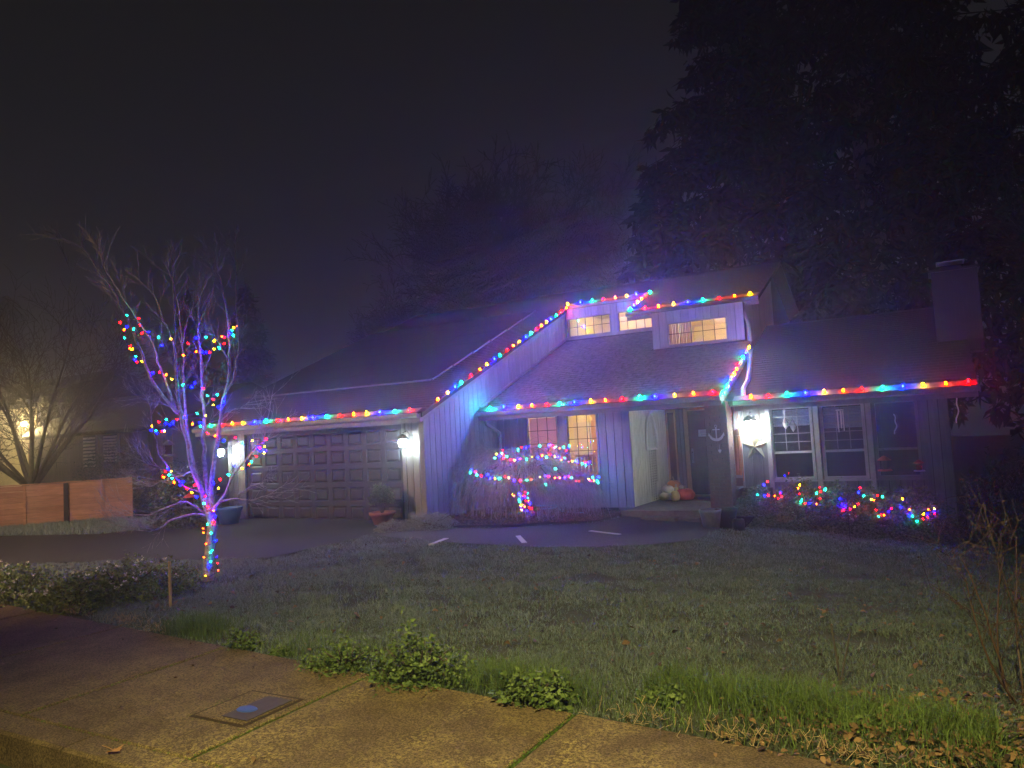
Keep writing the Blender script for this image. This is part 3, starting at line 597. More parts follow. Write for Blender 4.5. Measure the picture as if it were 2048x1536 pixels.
def light_string(label,pts,kinds,me,group,cord=.004,sag=.01,up=None,tilt=.25,socket=True):
    t=thing('light_string',label,'light string',(0,0,0),group)
    c=[]
    for i,p in enumerate(pts):
        c.append(np.array(p)-[0,0,.012])
        if i<len(pts)-1: c.append((np.array(p)+np.array(pts[i+1]))/2-[0,0,.012+sag])
    cm_=MB().tube(c,cord,4); big=me is BIG
    for p,k in zip(pts,kinds):
        rot=(random.uniform(-tilt,tilt),random.uniform(-tilt,tilt),0); q=random.uniform(.82,1.15)
        ax=Matrix.Rotation(rot[1],3,'Y')@Matrix.Rotation(rot[0],3,'X')@Vector((0,0,1)); L_=.030 if big else .014
        cm_.tube([np.array(p)-np.array(ax)*L_,np.array(p)+np.array(ax)*.004],.011 if big else .005,6)
        inst('bulb',me[k],t,tuple(map(float,p)),rot,(q,q,q))
    cm_.build('cord',CORD,t)
    return t
GRP='coloured light strings along the roof edges'
def cr(l,ox,oy): return [(a/3.938+ox,b/3.938+oy,k) for a,b,k in l]
def line_y(l,y,dz=0.0): return [P(a,b,y=y)+[0,0,dz] for a,b,_ in l],[k for _,_,k in l]
s=cr([(80,408,'G'),(170,402,'R'),(250,398,'O'),(335,392,'Y'),(430,385,'B'),(520,382,'G'),(610,377,'R'),(695,368,'O'),(800,360,'Y'),(890,350,'B'),(995,345,'G'),(1100,336,'R'),(1210,327,'O'),(1310,320,'Y'),(1415,312,'B'),(1530,300,'G'),(1650,292,'R')],400,740)
def on_edge(l,y,z):   # bulbs clipped to a straight gutter: only their place along it is taken
    return [np.array([P(a,b,y=y)[0],y,z]) for a,b,_ in l],[k for _,_,k in l]
light_string('string of coloured bulbs along the garage gutter',*on_edge(s,12.765,pz(MAIN,12.80)+.058),BIG,GRP)
s=cr([(120,1120,'O'),(205,1065,'Y'),(285,1020,'B'),(350,985,'G'),(420,930,'R'),(487,880,'O'),(552,840,'Y'),(612,798,'B'),(665,765,'G'),(722,725,'R'),(778,690,'O'),(830,655,'Y'),(880,620,'B'),(925,590,'G'),(975,558,'R'),(1018,530,'O'),(1058,500,'Y'),(1100,475,'B'),(1140,445,'G'),(1178,418,'R'),(1215,390,'O')],820,520)
pp=[]
for a,b,k in s:
    q=RP(a,b,MAIN); pp.append(np.array([XS+.065,q[1],pz(MAIN,q[1])+.012]))
light_string('string of coloured bulbs climbing the long sloping rake above the tall side wall',pp,[k for _,_,k in s],BIG,GRP)
s=cr([(1245,370,'Y'),(1342,357,'B'),(1435,345,'G'),(1525,330,'R'),(1615,318,'O'),(1710,303,'Y'),(1785,290,'B'),(1890,270,'G')],820,520)
light_string('short string of coloured bulbs along the high left gutter over two clerestory windows',*on_edge(s,20.525,pz(MAIN,20.56)+.050),BIG,GRP)
s=cr([(1865,300,'R'),(1835,320,'O'),(1803,348,'Y'),(1768,378,'B'),(1740,405,'G')],820,520)
pp=[np.array([-7.03,RP(a,b,MAIN)[1],0]) for a,b,k in s]; ys5=np.linspace(20.3,18.95,5); pp=[np.array([-6.98,y,pz(MAIN,y)+.05]) for y in ys5]
light_string('short slanting string of five bulbs joining the two high gutters',pp,[k for _,_,k in s],BIG,GRP)
s=cr([(825,320,'R'),(935,300,'O'),(1050,287,'Y'),(1165,268,'B'),(1285,255,'G'),(1410,237,'R'),(1532,215,'O'),(1652,203,'Y')],1080,540)
light_string('string of coloured bulbs along the topmost right gutter over the widest clerestory window',*on_edge(s,18.815,pz(MAIN,18.85)+.050),BIG,GRP)
s=cr([(630,1172,'G'),(738,1162,'B'),(850,1160,'Y'),(960,1150,'O'),(1075,1143,'R'),(1180,1135,'G'),(1293,1122,'B'),(1425,1115,'Y'),(1540,1108,'O'),(1668,1100,'R'),(1805,1090,'G'),(1930,1078,'B')],820,520)+cr([(1060,990,'Y'),(1210,978,'O'),(1360,968,'R')],1080,540)
light_string('string of coloured bulbs along the low porch gutter above the lit windows',*on_edge(s,15.045,pz(LOW,15.08)+.050),BIG,GRP)
s=cr([(1605,625,'Y'),(1590,668,'B'),(1558,705,'G'),(1535,750,'R'),(1515,795,'O'),(1490,837,'Y'),(1467,880,'B'),(1440,930,'G'),(1425,985,'G')],1080,540)
pp=[]
for a,b,k in s:
    q=RP(a,b,LOW); y=min(max(q[1],15.12),18.3); pp.append(np.array([-3.715,y,pz(LOW,y)+.012]))
light_string('steep short string of bulbs up the right rake of the porch roof',pp,[k for _,_,k in s],BIG,GRP)
s=cr([(242,212,'O'),(383,205,'R'),(525,193,'G'),(672,183,'B'),(820,178,'Y'),(970,170,'O'),(1118,160,'R'),(1283,150,'G'),(1443,137,'B'),(1600,132,'Y'),(1778,118,'O'),(1958,107,'R')],1440,740)
light_string('string of coloured bulbs along the right wing gutter above the dark windows',*on_edge(s,15.495,pz(WING,15.53)+.050),BIG,GRP)
# ---------------------------------------------------------------- wall lanterns
FROST=emis('lantern_glow',(.84,1,.90),290)
def lantern(label,pos,glow=None):
    t=thing('wall_lantern',label,'wall lantern',tuple(map(float,pos)),'wall lanterns')   # pos on the wall face; faces -Y
    MB().box(-.06,.06,-.02,-.001,-.08,.16).build('back_plate',DARKM,t); MB().tube([(0,-.01,.14),(0,-.14,.25),(0,-.28,.21)],.01,6).build('arm',DARKM,t)
    MB().lathe([(0,.19),(.03,.185),(.165,.085),(.17,.075),(.0,.07)],(0,-.30,0),6).build('cap',DARKM,t)
    f=MB()
    for k in range(6):
        a=math.pi/3*k; f.tube([(.128*math.cos(a),-.30+.128*math.sin(a),.07),(.088*math.cos(a),-.30+.088*math.sin(a),-.12)],.006,4)
    f.lathe([(.088,-.121),(.09,-.14),(0,-.145)],(0,-.30,0),6).build('cage',DARKM,t)
    MB().lathe([(.05,.055),(.085,.04),(.068,-.08),(.04,-.10),(0,-.105)],(0,-.30,0),10).build('glass',glow or FROST,t,True)
    return t
lantern('bright white wall lantern at the right of the garage door',P(822,884,y=YG)-[0,.001,0])
lantern('bright white wall lantern left of the garage door, behind the lit tree',P(461,903,y=YG)-[0,.001,0])
q=P(1505,848,y=YWING); lantern('bright white wall lantern on the right wing above the metal star',q-[0,.001,0],emis('strong_lantern_glow',(.90,1,.88),420))
# ================================================================== TREES
def smoothpath(pts,k=4,jit=0):
    pts=[np.array(p,float) for p in pts]; out=[]
    for i in range(len(pts)-1):
        p0=pts[max(i-1,0)];p1=pts[i];p2=pts[i+1];p3=pts[min(i+2,len(pts)-1)]
        for j in range(k):
            t=j/k; q=.5*((2*p1)+(-p0+p2)*t+(2*p0-5*p1+4*p2-p3)*t*t+(-p0+3*p1-3*p2+p3)*t**3)
            if jit and (i or j): q=q+RNG.normal(0,jit,3)
            out.append(q)
    out.append(pts[-1]); return out
def twigs(starts,dirs,lens,rads,depth,A,fork=.5,bend=.18,upw=.15,pair=True):
    """recursive twig segments collected in A=(list p0,list p1,list r)"""
    for p,d,L,r in zip(starts,dirs,lens,rads):
        p=np.array(p,float); d=np.array(d,float); d/=np.linalg.norm(d)+1e-9; n=3; seg=L/n
        for i in range(n):
            d=d+RNG.normal(0,bend,3)+np.array([0,0,upw*.4]); d/=np.linalg.norm(d); q=p+d*seg; A[0].append(p);A[1].append(q);A[2].append(r*(1-.25*i/n)); p=q
            if depth>0 and RNG.random()<.85:
                s=np.cross(d,RNG.normal(0,1,3)); s/=np.linalg.norm(s)+1e-9
                for sg in ((1,-1) if pair and RNG.random()<.6 else (1,)):
                    dd=d+s*sg*fork*RNG.uniform(.7,1.5); twigs([p],[dd],[L*RNG.uniform(.4,.65)],[r*.6],depth-1,A,fork,bend,upw,pair)
TREE=thing('lit_tree','slender bare pale barked tree wound with mini lights at the edge of the lawn','tree',tuple(G(418,1160)))
TB=G(418,1160); TDEP=float((TB-O)@fw)
def tp(px,py,off=0.0): return PD(px,py,TDEP+off)-TB
trunk=[tp(416,1166),tp(418,1130),tp(420,1095),tp(424,1062),tp(424,1040),tp(420,1022)]
MB().tube(smoothpath(trunk,3),list(np.interp(np.linspace(0,1,16),[0,.1,1],[.085,.070,.066])),12).build('trunk',BARK,TREE,True)
BR=[ # (points in the tree's own upright sheet, start radius, end radius, depth bend)
 ([(418,1030),(402,973),(387,942),(374,884),(364,838),(357,800),(353,740),(351,704),(348,602),(344,519)],.055,.008,-.2),
 ([(422,1026),(414,980),(411,942),(407,884),(408,830),(404,790),(403,729),(397,660),(400,597),(420,551)],.050,.007,.25),
 ([(411,1020),(395,960),(378,880),(368,780),(367,755),(364,690),(355,602),(338,540)],.035,.005,.6),
 ([(423,1024),(422,980),(427,932),(438,863),(444,808),(458,755),(459,704),(455,640),(448,592),(438,551),(415,522)],.048,.006,.1),
 ([(446,798),(468,755),(473,717),(479,686),(474,630),(472,551),(470,480)],.028,.005,-.3),
 ([(356,826),(323,788),(296,745),(283,704),(265,661),(250,628),(229,585),(199,545),(168,500),(125,476)],.032,.004,-.5),
 ([(350,815),(328,755),(316,724),(306,691),(262,618),(237,582),(209,534),(198,491)],.026,.004,.2),
 ([(351,699),(328,640),(308,590),(273,557)],.015,.004,.3),
 ([(428,1023),(438,1006),(471,997),(499,1001),(532,990),(565,972)],.026,.004,-.5),
 ([(425,1021),(450,988),(466,952),(496,914),(519,889),(537,871),(565,846)],.030,.004,-.2),
 ([(516,905),(527,880),(536,840),(546,780)],.010,.006,.0),
 ([(473,996),(496,975),(519,968),(534,950)],.013,.004,-.6),
 ([(414,1033),(392,1028),(344,1040),(323,1054),(298,1062),(252,1056),(222,1046)],.028,.004,-.5),
 ([(414,1030),(394,1015),(367,1003),(329,1018),(288,1030),(263,1026),(212,1006)],.024,.004,-.2),
 ([(402,985),(369,973),(341,945),(311,932),(288,924),(262,911)],.020,.004,-.4),
 ([(345,950),(330,925),(316,902),(308,856),(298,813),(292,790)],.017,.004,-.6),
 ([(354,821),(323,805),(298,800),(270,790)],.013,.004,-.3),
 ([(443,842),(463,821),(480,815),(498,803)],.013,.004,-.2),
 ([(402,985),(385,945),(367,950),(330,960),(300,972),(280,962)],.018,.004,.4),
 ([(397,650),(420,600),(430,560),(440,500)],.012,.003,.2),
 ([(364,690),(375,640),(392,600),(398,570)],.012,.003,.1),
 ([(459,720),(440,690),(420,650),(415,610)],.012,.003,.4)]
A=([],[],[])
def tipd(P_,i): d=P_[min(i+1,len(P_)-1)]-P_[i-1]; return d
for bi,(pts,r0,r1,db) in enumerate(BR):
    n=len(pts); pp=[tp(a,b,db*(i/(n-1))**1.2*1.0) for i,(a,b) in enumerate(pts)]
    sm=smoothpath(pp,4,.006); m_=len(sm); MB().tube(sm,list(np.linspace(r0*.74,r1*.75,m_)),8).build('branch',BARK,TREE,True)
    for i in range(int(m_*.30),m_-1):
        if RNG.random()<(.50 if i<m_*.6 else .9):
            d=tipd(sm,i); d=d/np.linalg.norm(d); s_=np.cross(d,fw+RNG.normal(0,.5,3)); s_/=np.linalg.norm(s_); sg=RNG.choice([-1,1])
            L=RNG.uniform(.16,.46)*(1.0 if i>m_*.5 else .8)
            twigs([sm[i]],[d*1.0+s_*sg*.65],[L],[max(.0042,r1*.85)],1,A,.5,.07,.16)
    twigs([sm[-1]]*3,[tipd(sm,m_-1)+RNG.normal(0,.22,3)*np.linalg.norm(tipd(sm,m_-1)) for _ in range(3)],[.17]*3,[.0032]*3,1,A,.5,.07,.14)
V,F=strips(A[0],A[1],np.maximum(np.array(A[2]),.0030)); npmesh('twigs',V,F,BARK,TREE,kind='stuff')
def px_string(label,l,base_depth,spread,group,me=None,ox=0,oy=0,sc=3.938,order=True,wrap=None):
    pts=[];ks=[]
    for a,b,k in l:
        off=wrap(a/sc+ox,b/sc+oy) if wrap else RNG.uniform(-spread,spread)
        pts.append(PD(a/sc+ox,b/sc+oy,base_depth+off)); ks.append(k)
    return light_string(label,pts,ks,me or MINI,group,cord=.0028,sag=.015,tilt=1.2)
TG='strings of mini lights wound round the bare tree'
up1=[(602,718,'G'),(698,740,'R'),(715,792,'R'),(655,828,'G'),(718,860,'R'),(775,845,'B'),(850,892,'G'),(885,950,'B'),(943,900,'Y'),(1095,938,'R'),(1160,897,'B'),(1232,890,'G'),(1290,920,'Y'),(1350,883,'O'),(1380,887,'R'),(1367,938,'R'),(1425,858,'B'),(1450,872,'G'),(1437,832,'G'),(1450,815,'Y'),(1472,800,'O')]
px_string('upper swag of mini lights strung across the crown of the bare tree',up1,TDEP,.15,TG,ox=100,oy=450)
up2=[(550,775,'R'),(597,805,'B'),(578,830,'O'),(593,892,'G'),(628,958,'R'),(622,975,'O'),(640,985,'Y'),(672,1035,'G'),(678,1065,'B'),(692,1085,'R'),(730,1078,'Y'),(752,1105,'G'),(798,1170,'B'),(860,1162,'R'),(910,1187,'O'),(965,1218,'Y'),(1005,1280,'G'),(1038,1265,'G'),(1118,1280,'B'),(1140,1250,'B'),(1215,1290,'R'),(1245,1350,'G'),(1312,1340,'G'),(1290,1375,'R'),(1285,1420,'Y'),(1325,1440,'B'),(1365,1402,'B'),(1368,1390,'G')]
px_string('mini lights spiralling down the left stem of the bare tree to its middle',up2,TDEP,.12,TG,ox=100,oy=450)
up3=[(1058,1030,'O'),(1148,1003,'O'),(1205,1003,'B'),(1230,1008,'B'),(1262,1010,'R'),(1297,980,'Y'),(1337,975,'G')]
px_string('short row of mini lights between the middle stems of the bare tree',up3,TDEP,.1,TG,ox=100,oy=450)
mid=[(980,95,'Y'),(1160,108,'G'),(1228,127,'Y'),(1068,140,'B'),(995,157,'R'),(960,182,'B'),(940,198,'B'),(912,157,'G'),(910,188,'B'),(863,178,'R'),(800,210,'Y'),(797,245,'B'),(840,243,'G'),(838,265,'B'),(875,250,'R'),(903,252,'Y'),(905,245,'B')]
px_string('cluster of mini lights on the left middle branch of the bare tree',mid,TDEP,.15,TG,ox=100,oy=800)
mid2=[(1120,198,'O'),(1187,180,'B'),(1190,212,'G'),(1248,267,'R'),(1295,287,'O'),(1368,322,'B'),(1458,302,'R'),(1518,345,'G'),(1590,325,'Y'),(1712,310,'R'),(1692,370,'Y'),(1632,380,'B'),(1660,382,'R'),(1652,402,'B'),(1702,402,'B'),(1682,425,'Y'),(1632,447,'R'),(1585,495,'G'),(1565,510,'O'),(1523,540,'Y'),(1415,592,'G'),(1450,520,'B'),(1345,633,'R'),(1290,665,'B'),(1328,702,'Y')]
px_string('mini lights looping out to the right lower branch of the bare tree',mid2,TDEP-.1,.15,TG,ox=100,oy=800)
low=[(932,550,'B'),(910,568,'R'),(948,568,'Y'),(932,595,'G'),(885,608,'R'),(903,612,'O'),(965,622,'G'),(980,657,'O'),(1035,652,'B'),(1025,673,'B'),(1085,700,'R'),(1150,675,'R'),(1125,730,'Y'),(1162,768,'B'),(1217,763,'R'),(1210,818,'G'),(1240,848,'R'),(1283,875,'O'),(1302,918,'B'),(1283,970,'R')]
px_string('mini lights along the left lower branch of the bare tree down to the fork',low,TDEP-.12,.1,TG,ox=100,oy=800)
trk=[(1238,985,'G'),(1210,1015,'O'),(1217,1047,'O'),(1272,1055,'G'),(1300,1110,'B'),(1225,1138,'O'),(1272,1190,'G'),(1270,1205,'G'),(1217,1240,'O'),(1315,1240,'B'),(1262,1278,'G'),(1318,1288,'R'),(1245,1320,'B'),(1320,1345,'O'),(1225,1390,'Y')]
px_string('mini lights wound down the trunk of the bare tree to the ground',trk,TDEP-.14,.02,TG,me=MINIW,ox=100,oy=800)
# ---------------------------------------------------------------- weeping maple
MC=G(1048,1030); MC=np.array([MC[0],MC[1]-.15,MC[2]]); MDEP=float((MC-O)@fw)
WM=thing('weeping_maple','low domed weeping bare shrub hung with mini lights under the lit windows','weeping tree',tuple(MC))
MB().tube(smoothpath([(0,0,0),(.05,.0,.2),(-.04,0,.42),(.06,0,.62),(.0,.0,.85)],3,.008),list(np.linspace(.075,.045,13)),9).build('trunk',BARKD,WM,True)
A=([],[],[])
for k in range(16):
    a=k/16*2*math.pi+random.uniform(-.15,.15); R=random.uniform(.5,1.0)
    ex,ey=1.55*R*math.cos(a),.95*R*math.sin(a)
    br=smoothpath([(0,0,.7),(ex*.35,ey*.35,1.18-.1*R),(ex*.75,ey*.75,1.2-.25*R),(ex,ey,1.0-.45*R)],4,.01)
    MB().tube(br,list(np.linspace(.03,.008,len(br))),6).build('branch',BARKD,WM,True)
for k in range(1500):
    a=random.uniform(0,2*math.pi); u=random.random()**.45; ex,ey=1.62*u*math.cos(a),.98*u*math.sin(a); fz=1.50*math.sqrt(max(0,1-(u*.93)**2.2)); lump=1+.13*math.sin(5*a+1)+.09*math.sin(9*a+4*u); zt_=.15+fz*.92*random.uniform(.80,1.02)*lump; ex*=lump; ey*=lump
    p=np.array([ex*.86,ey*.86,min(zt_,1.48)]); out=np.array([math.cos(a),math.sin(a),0])*random.uniform(.3,1.0); d=out*.7+np.array([0,0,random.uniform(-.1,.45)]); L=random.uniform(.06,.10); r=.0042
    n=random.randint(8,16)
    for i in range(n):
        d=d+np.array([0,0,-.30])+RNG.normal(0,.16,3); d/=np.linalg.norm(d); q=p+d*L
        if q[2]<.03: break
        A[0].append(p);A[1].append(q);A[2].append(r); 
        if random.random()<.35:
            s_=d+RNG.normal(0,.5,3); s_/=np.linalg.norm(s_); A[0].append(q);A[1].append(q+s_*L*.9);A[2].append(r*.7)
        p=q
V,F=strips(A[0],A[1],np.array(A[2])); npmesh('hanging_twigs',V,F,WEEP,WM,kind='stuff')
def dome(dpx):  # bulbs lie on the front of the dome
    def f(px,py):
        q=(PD(px,py,MDEP)-MC); u=q[0]*rt[0]+q[1]*rt[1]; h=1-(u/1.65)**2-max(0,(q[2]-.1)/1.5)**2; return -.95*math.sqrt(max(h,0.02))+random.uniform(-.06,.06)+dpx
    return f
MG='strings of mini lights on the weeping shrub'
r1=[(395,598,'R'),(370,628,'G'),(312,645,'Y'),(295,688,'G'),(345,662,'B'),(400,692,'R'),(392,648,'R'),(440,668,'G'),(567,598,'G'),(612,565,'R'),(667,562,'B'),(825,550,'G'),(940,538,'B'),(972,538,'R'),(1022,555,'G'),(990,568,'O'),(1057,573,'O'),(1103,560,'G'),(1140,600,'R'),(1165,562,'B'),(1170,548,'G')]
px_string('top ring of mini lights on the weeping shrub',r1,MDEP,0,MG,me=MINIM,ox=940,oy=800,sc=5.906,wrap=dome(-.05))
r2=[(483,705,'R'),(530,715,'Y'),(577,702,'B'),(603,700,'R'),(663,705,'G'),(735,675,'Y'),(800,685,'B'),(847,660,'O'),(897,678,'G'),(948,648,'R'),(1000,672,'Y'),(1042,672,'B'),(1075,713,'O'),(1123,690,'G'),(1162,738,'R'),(1205,728,'Y'),(1262,728,'B'),(1327,758,'G'),(1357,738,'R'),(1365,775,'G'),(1388,755,'B'),(1412,740,'B')]
px_string('second ring of mini lights across the shoulders of the weeping shrub',r2,MDEP,0,MG,me=MINIM,ox=940,oy=800,sc=5.906,wrap=dome(-.05))
r3=[(8,832,'B'),(5,862,'G'),(70,852,'R'),(80,888,'G'),(133,903,'R'),(207,890,'B'),(240,922,'B'),(292,932,'Y'),(345,930,'G'),(415,910,'R'),(463,928,'Y'),(530,955,'B'),(593,952,'R'),(665,950,'G'),(728,943,'R'),(828,913,'Y'),(885,902,'B'),(935,910,'R'),(1003,923,'O'),(1058,922,'O'),(1120,918,'B'),(1163,905,'R'),(1200,922,'G'),(1250,960,'R'),(1290,960,'R'),(1345,963,'B'),(1402,938,'Y'),(1423,960,'R'),(1455,922,'G'),(1460,955,'O'),(1497,958,'G'),(1522,918,'B'),(1510,980,'G'),(1013,815,'G'),(900,1003,'G')]
px_string('wide lower ring of mini lights round the skirt of the weeping shrub',r3,MDEP,0,MG,me=MINIM,ox=940,oy=800,sc=5.906,wrap=dome(-.08))
r4=[(650,1090,'R'),(688,1070,'G'),(690,1105,'G'),(590,1110,'B'),(500,1120,'Y'),(515,1135,'O'),(645,1130,'R'),(622,1140,'O'),(688,1160,'G'),(610,1165,'B'),(655,1190,'R'),(685,1200,'O'),(577,1190,'G'),(590,1205,'G'),(712,1228,'B'),(617,1235,'Y'),(600,1250,'Y'),(640,1265,'O'),(707,1275,'R'),(590,1280,'B'),(728,1285,'R'),(610,1300,'Y'),(675,1315,'B'),(730,1335,'O'),(510,1352,'B'),(655,1150,'B')]
px_string('dense mini lights wound round the short trunk of the weeping shrub',r4,MDEP-.1,.06,MG,me=MINIM,ox=940,oy=800,sc=5.906)
# ---------------------------------------------------------------- shrubs
def blob_pts(n,c,rx,ry,rz,shell=.55,ns=4.5,amp=.22,seed=0,flatb=True):
    v=RNG.normal(0,1,(n,3)); v/=np.linalg.norm(v,axis=1)[:,None]
    if flatb: v[:,2]=np.abs(v[:,2])*1.0-.15*RNG.random(n)
    r=(shell+(1-shell)*RNG.random(n)**.6)*(1+amp*vnoise(v[:,0]*ns,v[:,1]*ns+v[:,2]*ns*1.3,1,seed))
    return np.stack([c[0]+v[:,0]*rx*r,c[1]+v[:,1]*ry*r,c[2]+v[:,2]*rz*r],1)
def shrub(name,label,cat,base,rx,ry,rz,n,ls,m,group=None,asp=.5,stems=7,droop=0,stemm=BARKD,amp=.25,shell=.5,seed=0,zoff=0,flowers=None):
    t=thing(name,label,cat,tuple(map(float,base)),group)
    s=MB()
    for k in range(stems):
        a=2*math.pi*k/stems+random.uniform(-.3,.3); q=random.uniform(.3,.8)
        s.tube([(0.02*math.cos(a),.02*math.sin(a),-.03),(rx*q*.4*math.cos(a),ry*q*.4*math.sin(a),rz*.4),(rx*q*math.cos(a),ry*q*math.sin(a),rz*random.uniform(.6,.85))],[.012,.009,.004],5)
    s.build('stem',stemm,t,kind='stuff')
    P_=blob_pts(n,(0,0,zoff),rx,ry,rz,shell,3.0,amp,seed); P_[:,2]=np.maximum(P_[:,2],.01)
    V,F=leaves(P_,RNG.uniform(.4,1.5,len(P_))*ls,asp,droop); npmesh('foliage',V,F,m,t,kind='stuff')
    if flowers:
        fl=blob_pts(flowers,(0,0,zoff),rx*1.02,ry*1.02,rz*1.03,.97,3.0,amp,seed); fl=fl[fl[:,2]>rz*.35]
        V,F=joinVF([leaves(fl+RNG.normal(0,.008,fl.shape),.030,.9) for _ in range(5)]); npmesh('flowers',V,F,PETAL,t,kind='stuff')
    return t
HG='clipped shrubs in front of the right wing'
def hb(px,pyb,dy=0): q=G(px,pyb); return q
hs=[(1515,1052,.42,.30,.80,'small loose shrub beside the brick planter'),(1600,1058,.62,.36,.98,'rounded shrub under the first dark window, red and green bulbs in it'),(1690,1062,.52,.36,.98,'rounded shrub between the first and second dark windows'),(1762,1068,.50,.36,.95,'shrub with blue bulbs under the middle dark windows'),(1835,1072,.58,.40,1.02,'fuller rounded shrub at the right end of the wing wall')]
HED=[]
for i,(px,py,rx,ry,rz,lb) in enumerate(hs):
    b=P(px,py,y=15.45+0*i); b=np.array([b[0],15.45,float(tz(b[0],15.45))]); b[2]-=.03
    shrub('shrub',lb,'shrub',b,rx*1.08,ry,rz*1.04,11000,.055,LEAFH,HG,.55,9,seed=i); HED.append(b)
hl=[(350,905,'B'),(375,885,'R'),(298,985,'G'),(352,995,'B'),(385,992,'R'),(430,992,'O'),(455,1015,'R'),(480,965,'B'),(475,982,'R'),(483,1003,'R'),(625,912,'Y'),(620,935,'O'),(627,977,'R'),(645,1022,'G'),(635,1040,'G'),(665,1055,'R'),(707,1050,'B'),(760,1058,'O'),(785,928,'R'),(800,962,'R'),(755,975,'G'),(790,1018,'R'),(838,942,'G'),(830,948,'G')]
def hf(px,py): 
    d=ray(px,py); y=15.45-.38+random.uniform(-.05,.05); return float(((y-O[1])/d[1]))-0
def hedge_string(label,l):
    pts=[];ks=[]
    for a,b,k in l:
        px,py=a/3.938+1440,b/3.938+740; pts.append(P(px,py,y=15.45-.33+random.uniform(-.05,.03))); ks.append(k)
    return light_string(label,pts,ks,MINI,'mini light strings over the wing shrubs',cord=.0028,sag=.02,tilt=1.2)
hedge_string('mini lights over the left shrubs below the first dark window',hl)
hedge_string('mini lights over the shrubs below the middle dark window',[(1103,933,'R'),(1090,963,'B'),(1127,995,'G'),(940,1015,'B'),(963,1068,'B'),(990,1080,'B'),(1025,1103,'R'),(975,1108,'R'),(960,1112,'R'),(1058,1080,'Y'),(1083,1058,'R'),(1235,993,'R'),(1215,1025,'O'),(1190,1025,'Y'),(1275,1005,'G')])
hedge_string('mini lights over the rightmost shrub of the wing',[(1443,1022,'Y'),(1232,1107,'R'),(1250,1160,'G'),(1275,1145,'R'),(1295,1150,'O'),(1327,1118,'B'),(1348,1095,'R'),(1425,1083,'B'),(1492,1105,'O'),(1492,1140,'B'),(1518,1155,'G'),(1558,1195,'G'),(1602,1178,'R'),(1600,1140,'Y'),(1638,1140,'B'),(1645,1103,'O'),(1690,1098,'Y'),(1697,1135,'R'),(1683,1120,'B'),(1640,1160,'R')])
shrub('rhododendron','tall dark shrub with long drooping glossy leaves at the right end of the house','shrub',G(2010,1085)+[.35,-.3,0],1.25,1.1,1.9,5200,.13,LEAFD,None,.28,10,droop=1.2,amp=.3,shell=.35)
shrub('evergreen_shrub','dark leafy shrub behind the lit tree, left of the garage','shrub',G(372,1052),.95,.8,1.65,5200,.075,LEAFD,None,.5,9,amp=.25,seed=3)
shrub('round_bush','large round clipped bush behind the cedar fence under the shuttered windows','shrub',np.array([-24.6,15.6,0]),1.9,1.3,2.35,9000,.06,LEAFD,None,.5,9,amp=.10,seed=5)
shrub('silver_mound','low silvery mound of small leaves between the path and the tall side wall','ground cover plant',np.array([-9.05,12.35,.0]),.62,.45,.33,9000,.026,LEAFS,None,.4,6,amp=.3,seed=6,shell=.6)
shrub('silver_mound','small silvery clump at the driveway corner beside the larger mound','ground cover plant',np.array([-9.65,11.9,.0]),.42,.34,.22,4200,.026,LEAFS,None,.4,6,amp=.3,seed=8,shell=.6)
FB=[(40,1200,.75,.45,.50,'leftmost leafy bush with small white flowers beside the pavement'),(150,1212,.70,.50,.46,'second leafy bush with white flowers from the left edge'),(245,1200,.70,.48,.50,'leafy bush with white flowers next to the dried tufts'),(330,1178,.6,.45,.36,'low dark leafy plant behind the wooden stake')]
for i,(px,py,rx,ry,rz,lb) in enumerate(FB):
    shrub('flower_bush',lb,'bush',G(px,py),rx,ry,rz,7500 if i<3 else 4000,.038,LEAFB,'flower bushes beside the driveway',.45,10,amp=.35,seed=i+11,flowers=60 if i<3 else 8,shell=.45)
# weeds along the pavement edge
WG='leafy weeds along the pavement edge'
for i,(px,py,r,h,lb,ls) in enumerate([(487,1300,.14,.16,'small bright green weed at the pavement edge near the grass tuft',.05),(560,1312,.10,.07,'tiny flat weed at the pavement edge',.035),(640,1340,.20,.12,'low spreading weed left of the two big clumps',.035),(690,1345,.24,.24,'pale green ferny clump at the pavement edge',.036),(838,1368,.34,.36,'tallest dark green ferny clump at the pavement edge',.045),(775,1368,.14,.16,'small pale clump in front of the tallest weed',.036),(1075,1410,.22,.20,'broad leaved weed with arching blades left of the moss joint',.06),(1330,1405,.12,.08,'small low weed in the tall grass',.05),(1700,1440,.25,.06,'flat green weed patch among the fallen leaves',.04)]):
    shrub('weed',lb,'weed',G(px,py),r,r*.8,h,int(900+r*h*30000),ls*.75,LEAFG,WG,.55,12,amp=.9,seed=i+30,shell=.10)
# potted shrub
pp_=P(810,1045,z=-.05); pp_=np.array([pp_[0],min(pp_[1],12.75),-.03])
PT=thing('potted_shrub','terracotta pot with a small leafy shrub at the right corner of the garage door','potted plant',tuple(pp_))
MB().lathe([(0,0),(.17,0),(.25,.24),(.28,.25),(.29,.31),(.265,.31),(.245,.27),(0,.26)],n=24).build('pot',mat('terracotta',(.30,.13,.08),.8,(.22,.10,.07),8),PT,True)
V,F=leaves(blob_pts(2600,(0,0,.52),.30,.28,.42,.3,3,.3,2),.042,.55); npmesh('foliage',V,F,LEAFH,PT,kind='stuff')
s=MB()
for k in range(9):
    a=k*.7; s.tube([(0,0,.25),(.12*math.cos(a),.12*math.sin(a),.5),(.25*math.cos(a),.25*math.sin(a),.85)],[.01,.007,.003],5)
s.build('stem',BARKD,PT,kind='stuff')
